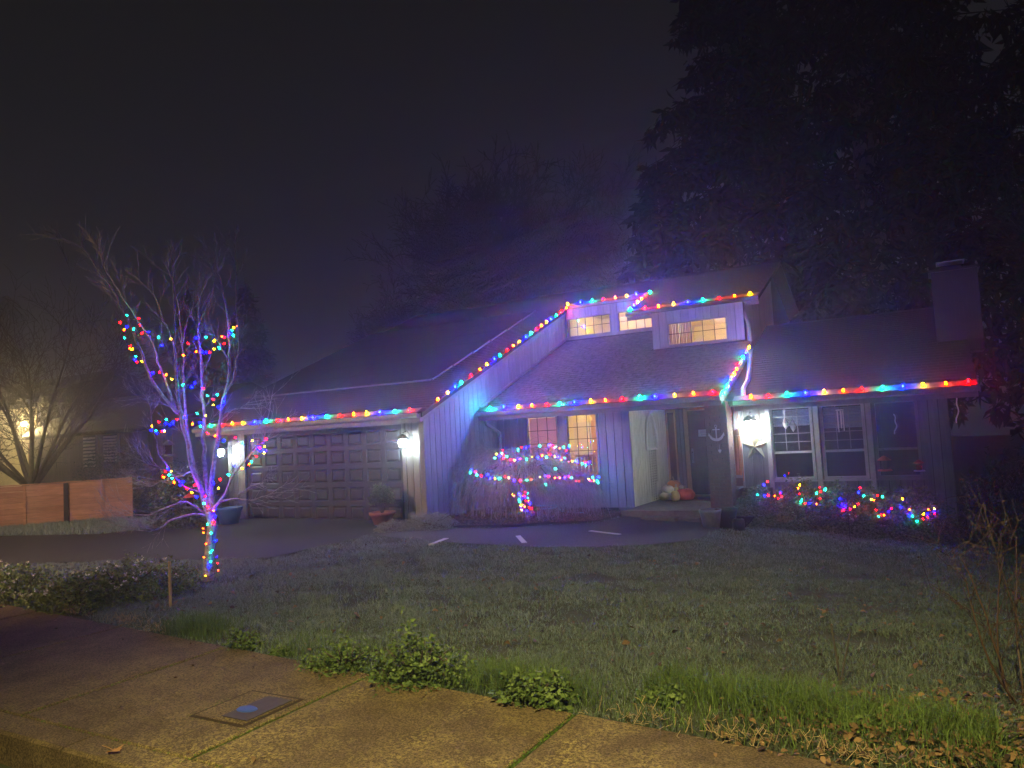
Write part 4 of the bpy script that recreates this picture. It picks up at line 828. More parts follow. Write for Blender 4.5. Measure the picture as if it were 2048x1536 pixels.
# ---------------------------------------------------------------- background trees
def bare_tree(label,base,h,spread,n0,depth,m,tw,group=None,seed=0,name='bare_tree'):
    t=thing(name,label,'tree',base,group); 
    s=MB(); A=([],[],[])
    s.tube([(0,0,-.3),(0.05,0,h*.07),(0,0,h*.16)],[h*.030,h*.024,h*.021],8).build('trunk',m,t,True)
    for k in range(n0):
        a=2*math.pi*k/n0+random.uniform(-.3,.3); sp_=random.uniform(.15,1.0)
        d=np.array([math.cos(a)*spread*sp_,math.sin(a)*spread*sp_,1.0]); d/=np.linalg.norm(d); L=h*random.uniform(.62,.80)*(1-.12*sp_)
        p=np.array([0,0,h*.13]); pts=[p]
        for i in range(6):
            d=d+RNG.normal(0,.09,3)+np.array([0,0,.03]); d/=np.linalg.norm(d); p=p+d*L/6; pts.append(p)
        MB().tube(pts,list(np.linspace(h*.012,h*.0025,7)),5).build('branch',m,t,True)
        for i in range(2,7):
            for _ in range(3):
                dd=d+RNG.normal(0,.45,3); twigs([pts[i]],[dd],[L*random.uniform(.22,.42)],[h*.0022],depth,A,.6,.14,.05)
    V,F=strips(A[0],A[1],np.maximum(np.array(A[2]),tw)); npmesh('twigs',V,F,m,t,kind='stuff'); return t
bare_tree('large domed leafless tree looming through the mist behind the roof',(-18.2,33,0),12.3,.60,26,3,BARKG,.024)
bare_tree('smaller leafless tree in the mist left of the large domed one',(-27.5,36,0),9.0,.5,12,3,BARKG,.030)
bare_tree('small pale leafless tree right of the large domed tree behind the roof',(-10.5,31,0),8.4,.5,12,3,BARKG,.026)
bare_tree('gnarled dark tree behind the cedar fence with its crown spread over the lit doorway',(-25.3,13.3,0),6.4,1.35,13,2,BARKD,.008)
bare_tree('dark leafless tree at the far right edge beyond the chimney',(3.9,19.5,-.5),9.5,.5,9,2,mat('near_black_bark',(.012,.011,.011),.95),.008)
def conifer(label,base,h,rad,group,n=150,dens=26,lean=0):
    t=thing('conifer',label,'tree',base,group)
    MB().tube([(0,0,-.5),(0,0,h*.5),(0,0,h)],[h*.018,h*.011,.02],8).build('trunk',BARKD,t,True)
    A=[];B=[];pts=[]
    s=MB()
    for k in range(n):
        u=(k+random.random())/n; z=h*(.08+.9*u); R=rad*(1-u)**.8*random.uniform(.65,1.12)+.25; a=random.uniform(0,2*math.pi)
        o=np.array([math.cos(a),math.sin(a),0]); e=np.array([0,0,z])+o*R+np.array([0,0,-R*.22]); s.tube([(0,0,z),tuple(np.array([0,0,z])+o*R*.5+[0,0,R*.02]),tuple(e)],[.05,.035,.01],4,False)
        m_=int(dens*(.4+R)); f=RNG.random(m_)**.7; c=np.array([0,0,z])+o*R*f[:,None]+np.stack([0*f,0*f,-R*.22*f*f],1); side=np.cross(o,[0,0,1]); w=R*.28*(1.05-f)
        c=c+side*RNG.normal(0,1,m_)[:,None]*w[:,None]+np.stack([0*f,0*f,RNG.normal(-.12,.12,m_)],1); pts.append(c)
    s.build('branches',NEED,t,kind='stuff')
    C=np.concatenate(pts); V,F=leaves(C,RNG.uniform(.35,.75,len(C)),.30,1.0); npmesh('needles',V,F,NEED,t,kind='stuff'); return t
CG='dark conifers behind the right side of the house'
conifer('tallest black conifer filling the upper right of the night sky',(-1.5,29,0),34,7.2,CG,260,30)
conifer('tall black conifer whose ragged left edge stands against the mist',(-6.4,30.5,0),25,5.6,CG,230,30)
conifer('shorter conifer at the left foot of the dark group',(-9.0,28.5,0),12.5,3.2,CG,150,26)
conifer('black conifer behind the chimney',(6.5,27,0),30,6.5,CG,200,26)
conifer('black conifer at the far right edge of the picture',(12,24,0),28,6.5,CG,180,26)
for px,h,d_ in ((385,11.5,42),(500,11.0,44),(20,14,40)):
    q=P(px,900,y=d_); conifer({385:'faint conifer shape in the mist behind the lit tree',500:'faint conifer shape in the mist to the right of the lit tree',20:'dark conifer at the left edge above the neighbouring roof'}[px],(float(q[0]),d_,0),h*d_/30.,3.6*d_/36,'misty conifers on the left',120,16)
# ================================================================== NEIGHBOUR, FENCE
F0=P(0,1057,z=0); F1=P(262,1035,z=0); fd_=F1-F0; fd_[2]=0; FL=np.linalg.norm(fd_); fd_/=FL; fn=np.array([-fd_[1],fd_[0],0])
FE=thing('fence','low cedar fence of horizontal boards with a dark post','fence',tuple(F0-fd_*6))
def fpt(s,off,z): q=fd_*s+fn*off; return (q[0],q[1],z)
posts=[P(a,1040,z=0)@fd_-(F0-fd_*6)@fd_ for a in (0,50,133,208,262)]
def s_of(px): 
    A_=ray(px,1045)[:2]; B_=fd_[:2]; C_=F0[:2]-O[:2]; M_=np.array([[A_[0],-B_[0]],[A_[1],-B_[1]]]); t=np.linalg.solve(M_,C_); return t[1]+6
ps=[0.3,s_of(-60),s_of(50),s_of(133),s_of(207),s_of(264)]
nb=7
for a,b in zip(ps[:-1],ps[1:]):
    for k in range(nb):
        z0=.04+k*.152; z1=z0+.146; o=random.uniform(0,.004)
        MB().hexa([fpt(a+.004,o,z0),fpt(b-.004,o,z0),fpt(b-.004,o+.022,z0),fpt(a+.004,o+.022,z0)],[fpt(a+.004,o,z1),fpt(b-.004,o,z1),fpt(b-.004,o+.022,z1),fpt(a+.004,o+.022,z1)]).build('board',CEDAR,FE)
for i,a in enumerate(ps):
    dk=(i==3); w=.055 if dk else .03; m_=POSTD if dk else CEDAR; d_=-.06 if dk else -.028
    o=MB().hexa([fpt(a-w,d_,-.1),fpt(a+w,d_,-.1),fpt(a+w,-.002,-.1),fpt(a-w,-.002,-.1)],[fpt(a-w,d_,1.10),fpt(a+w,d_,1.10),fpt(a+w,-.002,1.10),fpt(a-w,-.002,1.10)]).build('post',m_,FE)
    if dk: o['label']='dark post'
MB().hexa([fpt(.25,-.05,1.112),fpt(ps[-1]+.03,-.05,1.112),fpt(ps[-1]+.03,.05,1.112),fpt(.25,.05,1.112)],[fpt(.25,-.05,1.14),fpt(ps[-1]+.03,-.05,1.14),fpt(ps[-1]+.03,.05,1.14),fpt(.25,.05,1.14)]).build('cap_rail',CEDAR,FE)
YN=19.0
NSID=mat('neighbour_siding',(.22,.17,.13),.8,(.15,.115,.09),3,.3,40,stretch=(5,5,.5),obvar=.12)
NCRM=mat('neighbour_cream_siding',(.62,.55,.36),.75,(.52,.46,.30),3)
NH=thing('neighbour_house','neighbouring low house with vertical siding, shuttered windows and a lit cream entry','house',(0,0,0))
xe=P(62,900,y=YN)[0]; xr=P(345,900,y=YN)[0]
def nwin(px0,px1,py0,py1): a=P(px0,py0,y=YN);b=P(px1,py1,y=YN); return a[0],b[0],b[2],a[2]
nw=[nwin(168,193,872,935),nwin(208,236,870,925)]
MB().box(xe,xr,YN+.03,YN+.15,0,2.78).box(xr-.1,xr,YN+.15,27,0,2.78).build('wall',BACK,NH)
_xs=[xe]+[v for w_ in nw for v in (w_[0]-.12,w_[1]+.12)]+[xr]
for a,b in ((_xs[0],_xs[1]),(_xs[2],_xs[3]),(_xs[4],_xs[5])): boards_y(a,b,YN,0,2.74,.30,NSID,.014,.025,NH)
for w_ in nw:
    boards_y(w_[0]-.12,w_[1]+.12,YN,0,w_[2]-.06,.3,NSID,.014,.025,NH)
    o=MB().box(w_[0]-.1,w_[1]+.1,YN-.02,YN+.03,w_[2]-.05,w_[3]+.12).build('window',NSID,NH)
    MB().box(w_[0],w_[1],YN-.03,YN-.021,w_[2],w_[3]).build('shutter_back',INT2,o)
    for q in range(9):
        z=w_[2]+.04+q*(w_[3]-w_[2]-.06)/9; MB().prism([(w_[0],YN-.055,z),(w_[0],YN-.05,z+.012),(w_[0],YN-.032,z+.085),(w_[0],YN-.037,z+.073)],(w_[1]-w_[0],0,0)).build('shutter_slat',mat('shutter_paint',(.62,.56,.46),.6),o)
boards_y(P(-260,900,y=YN+1.6)[0],P(40,900,y=YN+1.6)[0],YN+1.6,0,4.4,.36,NCRM,.02,.03,NH)
MB().box(P(-260,900,y=YN+1.6)[0],P(70,900,y=YN+1.6)[0],YN+1.64,YN+1.7,0,4.4).box(xe-.04,xe,YN+.16,YN+1.6,0,2.75).build('entry_wall',NCRM,NH)
MB().box(xe-.24,xe-.05,YN+.0,YN+.1,0,2.5).build('door_casing',CEDAR,NH)
MB().prism([(-52,19.2,4.45),(-52,19.2,4.6),(-52,23.5,6.2),(-52,27,4.4),(-52,27,4.3)],(xe-.1+52,0,0)).build('roof',SHIND,NH)
MB().prism([(xe-.3,18.4,2.70),(xe-.3,18.4,2.82),(xe-.3,22.5,4.6),(xe-.3,27,2.8),(xe-.3,27,2.7)],(xr+.6-xe+.3,0,0)).build('roof',SHIND,NH)
q=P(48,848,y=YN-.3)
nl=thing('porch_light','bright warm bulb lamp beside the neighbouring entry','porch light',tuple(q))
MB().lathe([(0,.09),(.06,.07),(.09,0),(.06,-.07),(0,-.09)],n=12).build('globe',emis('warm_globe',(1,.74,.32),5200),nl,True)
MB().tube([(0,0,.09),(0,.1,.2),(0,.32,.22)],.015,6).build('bracket',DARKM,nl)
# ================================================================== SMALL THINGS BY THE PORCH
ORA=mat('pumpkin_orange',(.55,.20,.04),.55,(.42,.14,.03),6); RED=mat('pumpkin_red',(.45,.09,.04),.55,(.33,.06,.03),6); CRE=mat('gourd_cream',(.66,.58,.42),.6,(.55,.46,.3),6); YEL=mat('gourd_yellow',(.60,.45,.12),.6,(.45,.36,.12),6); STEM=mat('gourd_stem',(.35,.3,.18),.8)
def pumpkin(label,px,py,y,r,h,m,lob=.06,zb=.021,tilt=0):
    p=P(px,py,y=y); t=thing('pumpkin',label,'pumpkin',(p[0],y,zb),'pumpkins and gourds heaped on the porch'); t.rotation_euler=(tilt,tilt*.5,random.uniform(0,3))
    pr=[(0,.06*h),(.45*r,0),(.80*r,.10*h),(1.0*r,.38*h),(.98*r,.60*h),(.75*r,.88*h),(.40*r,1.0*h),(.12*r,.94*h),(0,.90*h)]
    MB().lathe(pr,n=36,lob=lob,nl=12).build('body',m,t,True); MB().tube([(0,0,.90*h),(.01,0,1.08*h),(.04,.01,1.2*h)],[.028,.018,.02],6).build('stalk',STEM,t)
pumpkin('large ribbed red pumpkin at the right of the heap',1371,994,17.55,.22,.27,RED)
pumpkin('tall orange pumpkin at the back of the heap',1348,975,17.85,.20,.44,ORA,.05)
pumpkin('pale pumpkin resting on top of a white gourd at the left of the heap',1336,985,17.5,.14,.17,CRE,.05,.20)
pumpkin('wide white gourd at the bottom left of the heap',1334,997,17.5,.17,.19,CRE,.07)
pumpkin('pear shaped pale green gourd at the front of the heap',1351,1000,17.3,.11,.24,YEL,.02)
pumpkin('small yellow gourd in the middle of the heap',1352,985,17.62,.10,.30,YEL,.04)
pumpkin('tiny white gourd sitting on the red pumpkin',1363,980,17.55,.06,.09,CRE,.02,.28)
# pointed arch ornament with hanging bead strands on the recess wall
q=P(1300,870,x=XI)
AR=thing('arch_ornament','white pointed arch ornament with hanging bead strands on the pale recess wall','wall ornament',(XI+.03,float(q[1]),float(q[2])))
h=.36; w=.34
arc=[(-w,-.34),(-w,0)]+[(-w+2*w*(1-math.cos(a)) ,.62*math.sin(a)) for a in np.linspace(.15,math.pi/3,6)]; arc=[(y,z) for y,z in arc if y<=0.02]+[(0,.56)]
arc=arc+[(-y,z) for y,z in arc[::-1][1:]]
MB().tube([(0,y,z) for y,z in arc]+[(0,-w,-.34)],.035,6).build('frame',mat('ornament_white',(.75,.75,.72),.5),AR)
s=MB()
for y in (-.12,0,.12): s.tube([(0,y,-.3),(0,y*.4,.38)],.014,5)
s.build('tracery',mat('ornament_white',(.75,.75,.72)),AR)
for y,L in ((-.2,1.1),(-.06,1.35),(.08,1.6),(.22,.8)):
    s=MB(); 
    for k in range(int(L/.06)): s.lathe([(0,.022),(.02,0),(0,-.022)],(.0,y+.01*math.sin(k),-.38-k*.06),6)
    s.build('bead_strand',DARKM if y>0 else mat('bead_grey',(.3,.3,.28)),AR)
# anchor, heart and plaque
q=P(1433,868,y=PY0-.01)
AN=thing('anchor_ornament','white flat anchor ornament on the dark brick pillar','anchor ornament',(float(q[0]),PY0-.03,float(q[2])))
AW=mat('ornament_grey_white',(.62,.60,.60),.6); s_=.0105
def flatpoly(pts,th=.012): return MB().prism([(x,0,z) for x,z in pts],(0,th,0))
MB().box(-.012,.012,-.004,.008,-.13,.135).build('shank',AW,AN); MB().box(-.075,.075,-.0045,.0075,.080,.100).build('stock',AW,AN)
ring=[(0.0+.024*math.cos(a),-.002,.158+.024*math.sin(a)) for a in np.linspace(0,2*math.pi,13)]; MB().tube(ring,.006,5).build('ring',AW,AN)
oa=[(-.145*math.sin(t)*1.0,-.02-.125*math.cos(t)) for t in np.linspace(-1.45,1.45,15)]; ia=[(-.110*math.sin(t),-.005-.100*math.cos(t)*.85) for t in np.linspace(1.3,-1.3,15)]
MB().prism([(x,-.004,z) for x,z in oa]+[(x,-.004,z) for x,z in ia],(0,.012,0)).build('arms',AW,AN)
for sg in (-1,1): MB().prism([(sg*.165,-.006,-.035),(sg*.150,-.006,.035),(sg*.105,-.006,-.05)],(0,.014,0)).build('fluke',AW,AN)
q=P(1440,902,y=PY0-.01)
HT=thing('heart_ornament','small pale heart hanging below the anchor on the pillar','heart ornament',(float(q[0]),PY0-.03,float(q[2])))
hp=[(.032*(16*math.sin(t)**3)/16,.032*(13*math.cos(t)-5*math.cos(2*t)-2*math.cos(3*t)-math.cos(4*t))/16*1.4) for t in np.linspace(0,2*math.pi,20)[:-1]]
MB().prism([(x,0,z) for x,z in hp],(0,.012,0)).build('heart',AW,HT); MB().tube([(0,0,.02),(0,0,.13)],.003,4).build('string',AW,HT)
q=P(1406,866,y=PY0+.1)
PLQ=thing('door_plaque','small white lettered plaque on the front door beside the pillar','plaque',(float(P(1406,866,y=YD-.06)[0]),YD-.06,float(P(1406,866,y=YD-.06)[2])))
MB().box(-.115,.115,0,.012,-.085,.085).build('board',mat('ornament_white',(.75,.75,.72)),PLQ)
for z,a,b in ((.045,-.06,.08),(.005,-.08,.09),(-.04,-.05,.06)):
    s=MB(); x=a
    while x<b: s.box(x,x+.014,-.003,-.0005,z-.012,z+.012); x+=.022
    s.build('faded_mark',mat('faded_ink',(.35,.33,.33)),PLQ)
# barn star
q=P(1511,893,y=YWING)
ST=thing('barn_star','large folded metal star below the lantern on the right wing','star',(float(q[0]),YWING-.005,float(q[2])))
R1,R2=.30,.125; v=[(0,-.09,0)]
for k in range(10):
    a=math.pi/2+k*math.pi/5; r=R1 if k%2==0 else R2; v.append((r*math.cos(a),0,r*math.sin(a)))
MB().add(v,[(0,1+k,1+(k+1)%10) for k in range(10)]).build('star',mat('star_metal',(.42,.38,.28),.5,(.30,.27,.2),8,metal=.3),ST)
# wind chimes and hanging things
def chime(name,label,px,py0,y,L,m,kind='tubes',grp='wind chimes and spinners hanging from the eaves',zt=None):
    q=P(px,py0,y=y); t=thing(name,label,name.replace('_',' '),tuple(map(float,q)),grp); 
    up_=2.12-q[2] if zt is None else zt-q[2]
    MB().tube([(0,0,0),(0,0,max(.02,up_))],.003,4).build('cord',DARKM,t)
    if kind=='tubes':
        MB().lathe([(0,.01),(.07,.008),(.07,-.008),(0,-.01)],n=12).build('top_disc',m,t)
        for k in range(5):
            a=k*1.256; l=L*random.uniform(.6,1); MB().tube([(.055*math.cos(a),.055*math.sin(a),-.02),(.055*math.cos(a),.055*math.sin(a),-l)],.010,6).build('tube',m,t)
    elif kind=='spiral':
        MB().tube([(.012*math.sin(k*.9)+.03*math.sin(k*.25),.012*math.cos(k*.9),-k*L/14) for k in range(15)],.012,5).build('spiral',m,t)
    elif kind=='drop':
        MB().lathe([(0,0),(.02,-.03),(.06,-.11),(.045,-.17),(0,-.24)],n=8).build('drop',m,t)
    elif kind=='ribbon':
        for k in range(7): x=-.09+k*.03; MB().tube([(x,0,0),(x+.01,.01,-L*.5),(x-.01,0,-L*random.uniform(.7,1))],.007,4).build('ribbon',m,t)
    return t
COP=mat('copper',(.62,.28,.13),.35,metal=.7); SIL=mat('chime_metal',(.6,.57,.5),.35,metal=.5); WHI=mat('spinner_white',(.75,.75,.75),.5); PNK=mat('pale_ribbon',(.55,.48,.60),.6)
chime('wind_chime','pale ribboned wind chime hanging between the pillar and the lantern',1474,812,15.75,.55,PNK,'ribbon')
chime('wind_chime','long copper tube wind chime in the gap right of the pillar',1476,872,16.0,1.0,COP,'tubes')
chime('wind_chime','drop shaped shell chime in front of the first dark window',1570,835,15.9,.3,SIL,'drop')
chime('wind_chime','small round bell chime beside the drop shaped one',1585,840,15.95,.1,SIL,'drop')
chime('wind_chime','tubular metal wind chime in front of the second dark window',1679,820,15.9,.45,SIL,'tubes')
chime('wind_spinner','curved pale spinner in front of the third dark window',1787,828,15.9,.38,WHI,'spiral')
chime('wind_spinner','long white twisted spinner at the right end of the wing gutter',1909,785,15.75,.55,WHI,'spiral')
def feeder(label,px,py,y,m,s=1.0,hook=None,roofm=None):
    q=P(px,py,y=y); t=thing('bird_feeder',label,'bird feeder',tuple(map(float,q)),'hanging bird feeders')
    MB().lathe([(0,.16*s),(.03*s,.15*s),(.12*s,.08*s),(.125*s,.07*s),(0,.07*s)],n=10).build('roof',roofm or m,t)
    MB().lathe([(.06*s,.07*s),(.06*s,-.10*s)],n=10).build('tube',glassm('feeder_plastic',(.6,.3,.3),.2) if 'feeder_plastic' not in MATS else MATS['feeder_plastic'],t)
    MB().lathe([(0,-.10*s),(.12*s,-.10*s),(.13*s,-.13*s),(0,-.14*s)],n=10).build('tray',m,t)
    MB().tube([(0,0,.15*s),(0,0,hook)],.003,4).build('wire',DARKM,t)
FR=mat('feeder_red',(.40,.05,.05),.5); FW=mat('feeder_white',(.6,.55,.55),.5)
feeder('red lantern shaped bird feeder in front of the lower right dark window',1769,928,15.85,FR,1.0,1.1)
feeder('small white bird feeder with a red roof near the wing corner',1838,932,15.85,FW,.75,1.1,FR)
feeder('dark round bird feeder hanging in the left side of the bare tree',337,898,11.3,mat('feeder_dark',(.05,.05,.07),.4),1.3,.5)
feeder('dark bird feeder with a reddish rim hanging low beside the tree fork',380,1002,9.6,mat('feeder_dark',(.05,.05,.07),.4),1.0,.35,FR)
# pots and tubs at the pillar foot
BLU=mat('pot_blue_grey',(.12,.15,.22),.4,(.20,.24,.32),9); BLK=mat('pot_black',(.02,.02,.025),.5)
def pot(name,label,px,py,r,h,m,plant=None,rim=True):
    q=G(px,py); t=thing(name,label,'plant pot',tuple(q),'pots gathered at the foot of the pillar')
    MB().lathe([(0,0),(.72*r,0),(.95*r,.75*h),(1.05*r,.88*h),(1.05*r,h),(.92*r,h),(.88*r,.9*h),(0,.9*h)],n=22).build('pot',m,t,True)
    if plant: V,F=leaves(blob_pts(500,(0,0,h),r*.9,r*.9,r*1.1,.3,3,.3,1),.05,.5); npmesh('foliage',V,F,plant,t,kind='stuff')
pot('glazed_pot','blue grey glazed pot with pale pattern at the left foot of the pillar',1423,1056,.21,.36,BLU)
pot('black_pot','black pot at the right foot of the pillar',1455,1056,.20,.38,BLK)
pot('black_pot','wide black tub under the brick planter',1492,1052,.26,.22,BLK,LEAFH)
pot('blue_tub','blue tub beside the left garage lantern wall',459,1048,.30,.40,mat('tub_blue',(.03,.08,.30),.5))
WC=thing('watering_can','dark metal watering can among the pots','watering can',tuple(G(1478,1060)))
MB().lathe([(0,0),(.12,0),(.11,.2),(.07,.22)],n=16).build('body',BLK,WC,True); MB().tube([(.1,0,.05),(.22,0,.16),(.30,0,.26)],[.02,.014,.02],6).build('spout',BLK,WC); MB().tube([(-.1,0,.05),(-.2,0,.14),(-.16,0,.25),(-.05,0,.24)],.01,6).build('handle',BLK,WC)
# mats, step slabs, planter plants
q=P(1395,1000,z=.02); mt_=thing('door_mat','dark door mat lying on the porch before the door','door mat',(float(q[0]),float(q[1]),.0205)); MB().box(-.45,.45,-.28,.28,0,.015).build('mat',mat('coir',(.07,.055,.045),1,(.04,.03,.03),20),mt_)
for px,py,a in ((1322,1040,'left'),(1368,1041,'right')):
    q=G(px,py); t=thing('step_slab','%s concrete step slab below the porch edge'%a,'step slab',tuple(q),'step slabs below the porch'); MB().box(-.36,.36,-.2,.2,-.01,.07).build('slab',CONC,t)
shrub('planter_plant','pale trailing plant spilling from the brick planter','plant',np.array([-3.35,15.85,float(tz(-3.35,15.8))+.35]),.32,.25,.40,900,.06,LEAFS,None,.5,5,seed=77)
# hose
HO=thing('garden_hose','teal garden hose coiled beside the trunk of the weeping shrub','hose',tuple(G(1085,1024)))
pts=[(.26*math.cos(a)+.015*a,.18*math.sin(a),.03+.012*a) for a in np.linspace(0,12,40)]+[(.55,-.12,.03),(.9,-.2,.02),(1.15,-.28,.02)]
MB().tube(pts,.013,6).build('hose_line',mat('hose_teal',(.10,.30,.32),.4),HO,True)
# stake, forked stick, shepherd hook
q=G(341,1212); SK=thing('wooden_stake','thin pale wooden stake standing in the tall grass tuft','stake',tuple(q)); MB().box(-.012,.012,-.012,.012,-.05,.52).build('stake',WOODL,SK)
q=G(1681,1374); SK=thing('forked_stick','dark forked stick stuck upright in the lawn','stick',tuple(q)); MB().tube([(0,0,-.03),(-.01,0,.2),(-.03,0,.42)],.008,5).build('stem',DARKTW,SK); MB().tube([(0,0,0),(.04,0,.18),(.09,0,.38)],.006,5).build('stem',DARKTW,SK)
q=P(1700,1072,y=14.4); SK=thing('garden_hook','thin black garden hook standing before the wing shrubs','garden hook',(float(q[0]),14.4,float(tz(q[0],14.4)))); MB().tube([(0,0,-.05),(0,0,.75),(.03,0,.84),(.10,0,.86),(.15,0,.80)],.007,5).build('rod',DARKM,SK)
# utility box in the pavement
UB=thing('utility_box','rectangular utility cover set in the pavement with a mossy rim and blue cap','utility cover',(-4.30,3.66,.03))
MB().box(-.26,.26,-.27,.27,-.01,.002).build('rim',SOIL,UB); MB().box(-.235,.235,-.245,.245,.0025,.006).build('collar',SWALK,UB); MB().box(-.02,.22,-.20,.20,.0095,.013).build('lid',mat('iron_lid',(.07,.06,.055),.7,(.05,.04,.04),20),UB)
MB().lathe([(0,.022),(.06,.020),(.07,.0135),(.07,.0131)],(.05,-.05,0),18,1.2,.8).build('blue_cap',mat('cap_blue',(.04,.08,.38),.6),UB)
# twiggy shrub right foreground
q=G(2068,1408)
TW=thing('twiggy_shrub','bare brown twiggy shrub with buds at the lower right corner','shrub',tuple(q)); A=([],[],[])
s=MB()
for k in range(11):
    a=random.uniform(0,2*math.pi); lean=random.uniform(.15,1.0); d=np.array([math.cos(a)*lean,math.sin(a)*lean,1.0]); d/=np.linalg.norm(d); L=random.uniform(.8,1.5); p=np.array([.12*math.cos(a),.12*math.sin(a),0]); pts=[p]
    for i in range(7):
        d=d+RNG.normal(0,.10,3)+np.array([0,0,.07]); d/=np.linalg.norm(d); p=p+d*L/7; pts.append(p)
    s.tube(pts,list(np.linspace(.0085,.003,8)),5)
    for i in range(2,8):
        for _ in range(1): twigs([pts[i]],[d+RNG.normal(0,.6,3)],[random.uniform(.12,.42)],[.0028],1,A,.7,.18,.1)
s.build('stems',BROWN,TW,kind='stuff'); V,F=strips(A[0],A[1],np.maximum(np.array(A[2]),.0024)); npmesh('twigs',V,F,BROWN,TW,kind='stuff')
B_=np.array(A[1])[::5]; V,F=joinVF([leaves(B_,.022,.6) for _ in range(2)]); npmesh('buds',V,F,BROWN,TW,kind='stuff')
# ================================================================== GROUND COVER
def scatter(n,x0,x1,y0,y1,fn):
    x=RNG.uniform(x0,x1,n); y=y0+(y1-y0)*RNG.random(n)**1.0; k=fn(x,y)>RNG.random(n); return x[k],y[k]
def lawn(x,y):
    ox,oy=.10*vnoise(x,y,4,1.),.10*vnoise(x,y,4.3,2.)+.04*vnoise(x,y,13,3.); ok=(y>yb(x)+.02)&~inpoly(x+ox,y+oy,DRIVE)&~inpoly(x+ox,y+oy,PATH)&~inpoly(x,y,BED)&~((y>15.9)&(x>-4.2)&(x<.2))&~((x<-9.7)&(y>11.2)&(x>-16.5))&~((y>15.3)&(x<-3.9))
    return ok
litter=lambda x,y: np.clip(1.25-np.hypot((x-.9)/1.9,(y-4.7)/1.0),0,1)
parts=[]
for (n,y0,y1,w,hh_) in ((215000,4.2,6.5,.005,.040),(190000,6.5,9.5,.0075,.042),(110000,9.5,13,.011,.045),(45000,13,16,.015,.045)):
    x,y=scatter(n,-15.5 if y0<9 else -9.8,3.5 if y0<6 else 5.5,y0,y1,lambda x,y:(lawn(x,y)*(1-.9*litter(x,y))*np.clip(.72+.75*vnoise(x,y,1.4,1.)+.4*vnoise(x,y,4,2.),.06,1)))
    z=tz(x,y); h=hh_*(1+.55*vnoise(x,y,1.9,3.))*RNG.uniform(.5,1.35,len(x)); parts.append(blades(np.stack([x,y,z-.004],1),h,w,1.0,.5))
V,F=joinVF(parts)
# frosted grass with lantern light painted in on the left and middle, unlit grass painted darker to the right, mixed blade by blade along the border
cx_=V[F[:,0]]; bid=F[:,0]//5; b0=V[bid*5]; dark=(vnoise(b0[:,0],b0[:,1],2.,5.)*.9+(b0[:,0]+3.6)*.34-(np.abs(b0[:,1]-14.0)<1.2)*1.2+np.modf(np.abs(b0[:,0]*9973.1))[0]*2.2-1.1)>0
for nm,mk,m_ in (('frosted_lit_grass',~dark,GRASS),('unlit_grass',dark,GRASSD)):
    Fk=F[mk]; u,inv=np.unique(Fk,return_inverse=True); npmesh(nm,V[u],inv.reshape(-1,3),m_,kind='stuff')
x,y=scatter(26000,-24,-14,9.3,13,lambda x,y:(~inpoly(x,y,DRIVE)).astype(float)); V,F=blades(np.stack([x,y,0*x],1),RNG.uniform(.04,.14,len(x)),.016,.6); npmesh('verge_grass',V,F,GRASS,kind='stuff')
def tallmask(x,y):
    e=y-yb(x)
    a=np.exp(-((x+2.75)/.50)**2)*np.exp(-((e-.28)/.22)**2)
    b=((x>-1.9)&(x<.15))*np.exp(-((e-.75)/.28)**2)*(.75+.4*vnoise(x,y,3))
    c=np.exp(-((x+6.65)/.34)**2)*np.exp(-((e-.25)/.24)**2)
    d=.10*((x>-5.5)&(x<1))*np.exp(-((e-.3)/.4)**2)
    return np.clip(np.maximum(np.maximum(a,c*1.0),np.maximum(b*.8,d)),0,1)*(e>.03)
x,y=scatter(150000,-8,1.5,4.2,6.2,tallmask); V,F=blades(np.stack([x,y,tz(x,y)],1),RNG.uniform(.09,.26,len(x))*(.6+.4*tallmask(x,y)),.0050,.62,.75); npmesh('tall_grass',V,F,GRASST,kind='stuff')
# dried straw tufts
def strawm(x,y):
    e=y-yb(x); r=0*x
    for cx_,ce,sx,se in ((-1.72,.10,.20,.10),(-1.15,.07,.30,.10),(-.55,.10,.35,.10),(-7.7,.10,.25,.10),(-7.05,.06,.2,.08),(-8.9,.10,.35,.08)): r=np.maximum(r,np.exp(-((x-cx_)/sx)**2-((e-ce)/se)**2))
    return r*(e>-.06)
x,y=scatter(17000,-10,.6,4.0,5.6,strawm); n=len(x); a=RNG.uniform(0,2*np.pi,n); L_=RNG.uniform(.02,.06,n); p0=np.stack([x,y,tz(x,y)+RNG.uniform(.02,.07,n)],1); p1=p0+np.stack([np.cos(a)*L_,np.sin(a)*L_,RNG.uniform(-.03,.07,n)],1); p2=p1+np.stack([np.cos(a+.9)*L_*.6,np.sin(a+.9)*L_*.6,RNG.uniform(-.04,.03,n)],1); p1[:,2]=np.maximum(p1[:,2],.035); p2[:,2]=np.maximum(p2[:,2],.035)
V,F=joinVF([strips(p0,p1,.0026),strips(p1,p2,.0022)]); npmesh('dry_stalks',V,F,STRAW,kind='stuff')
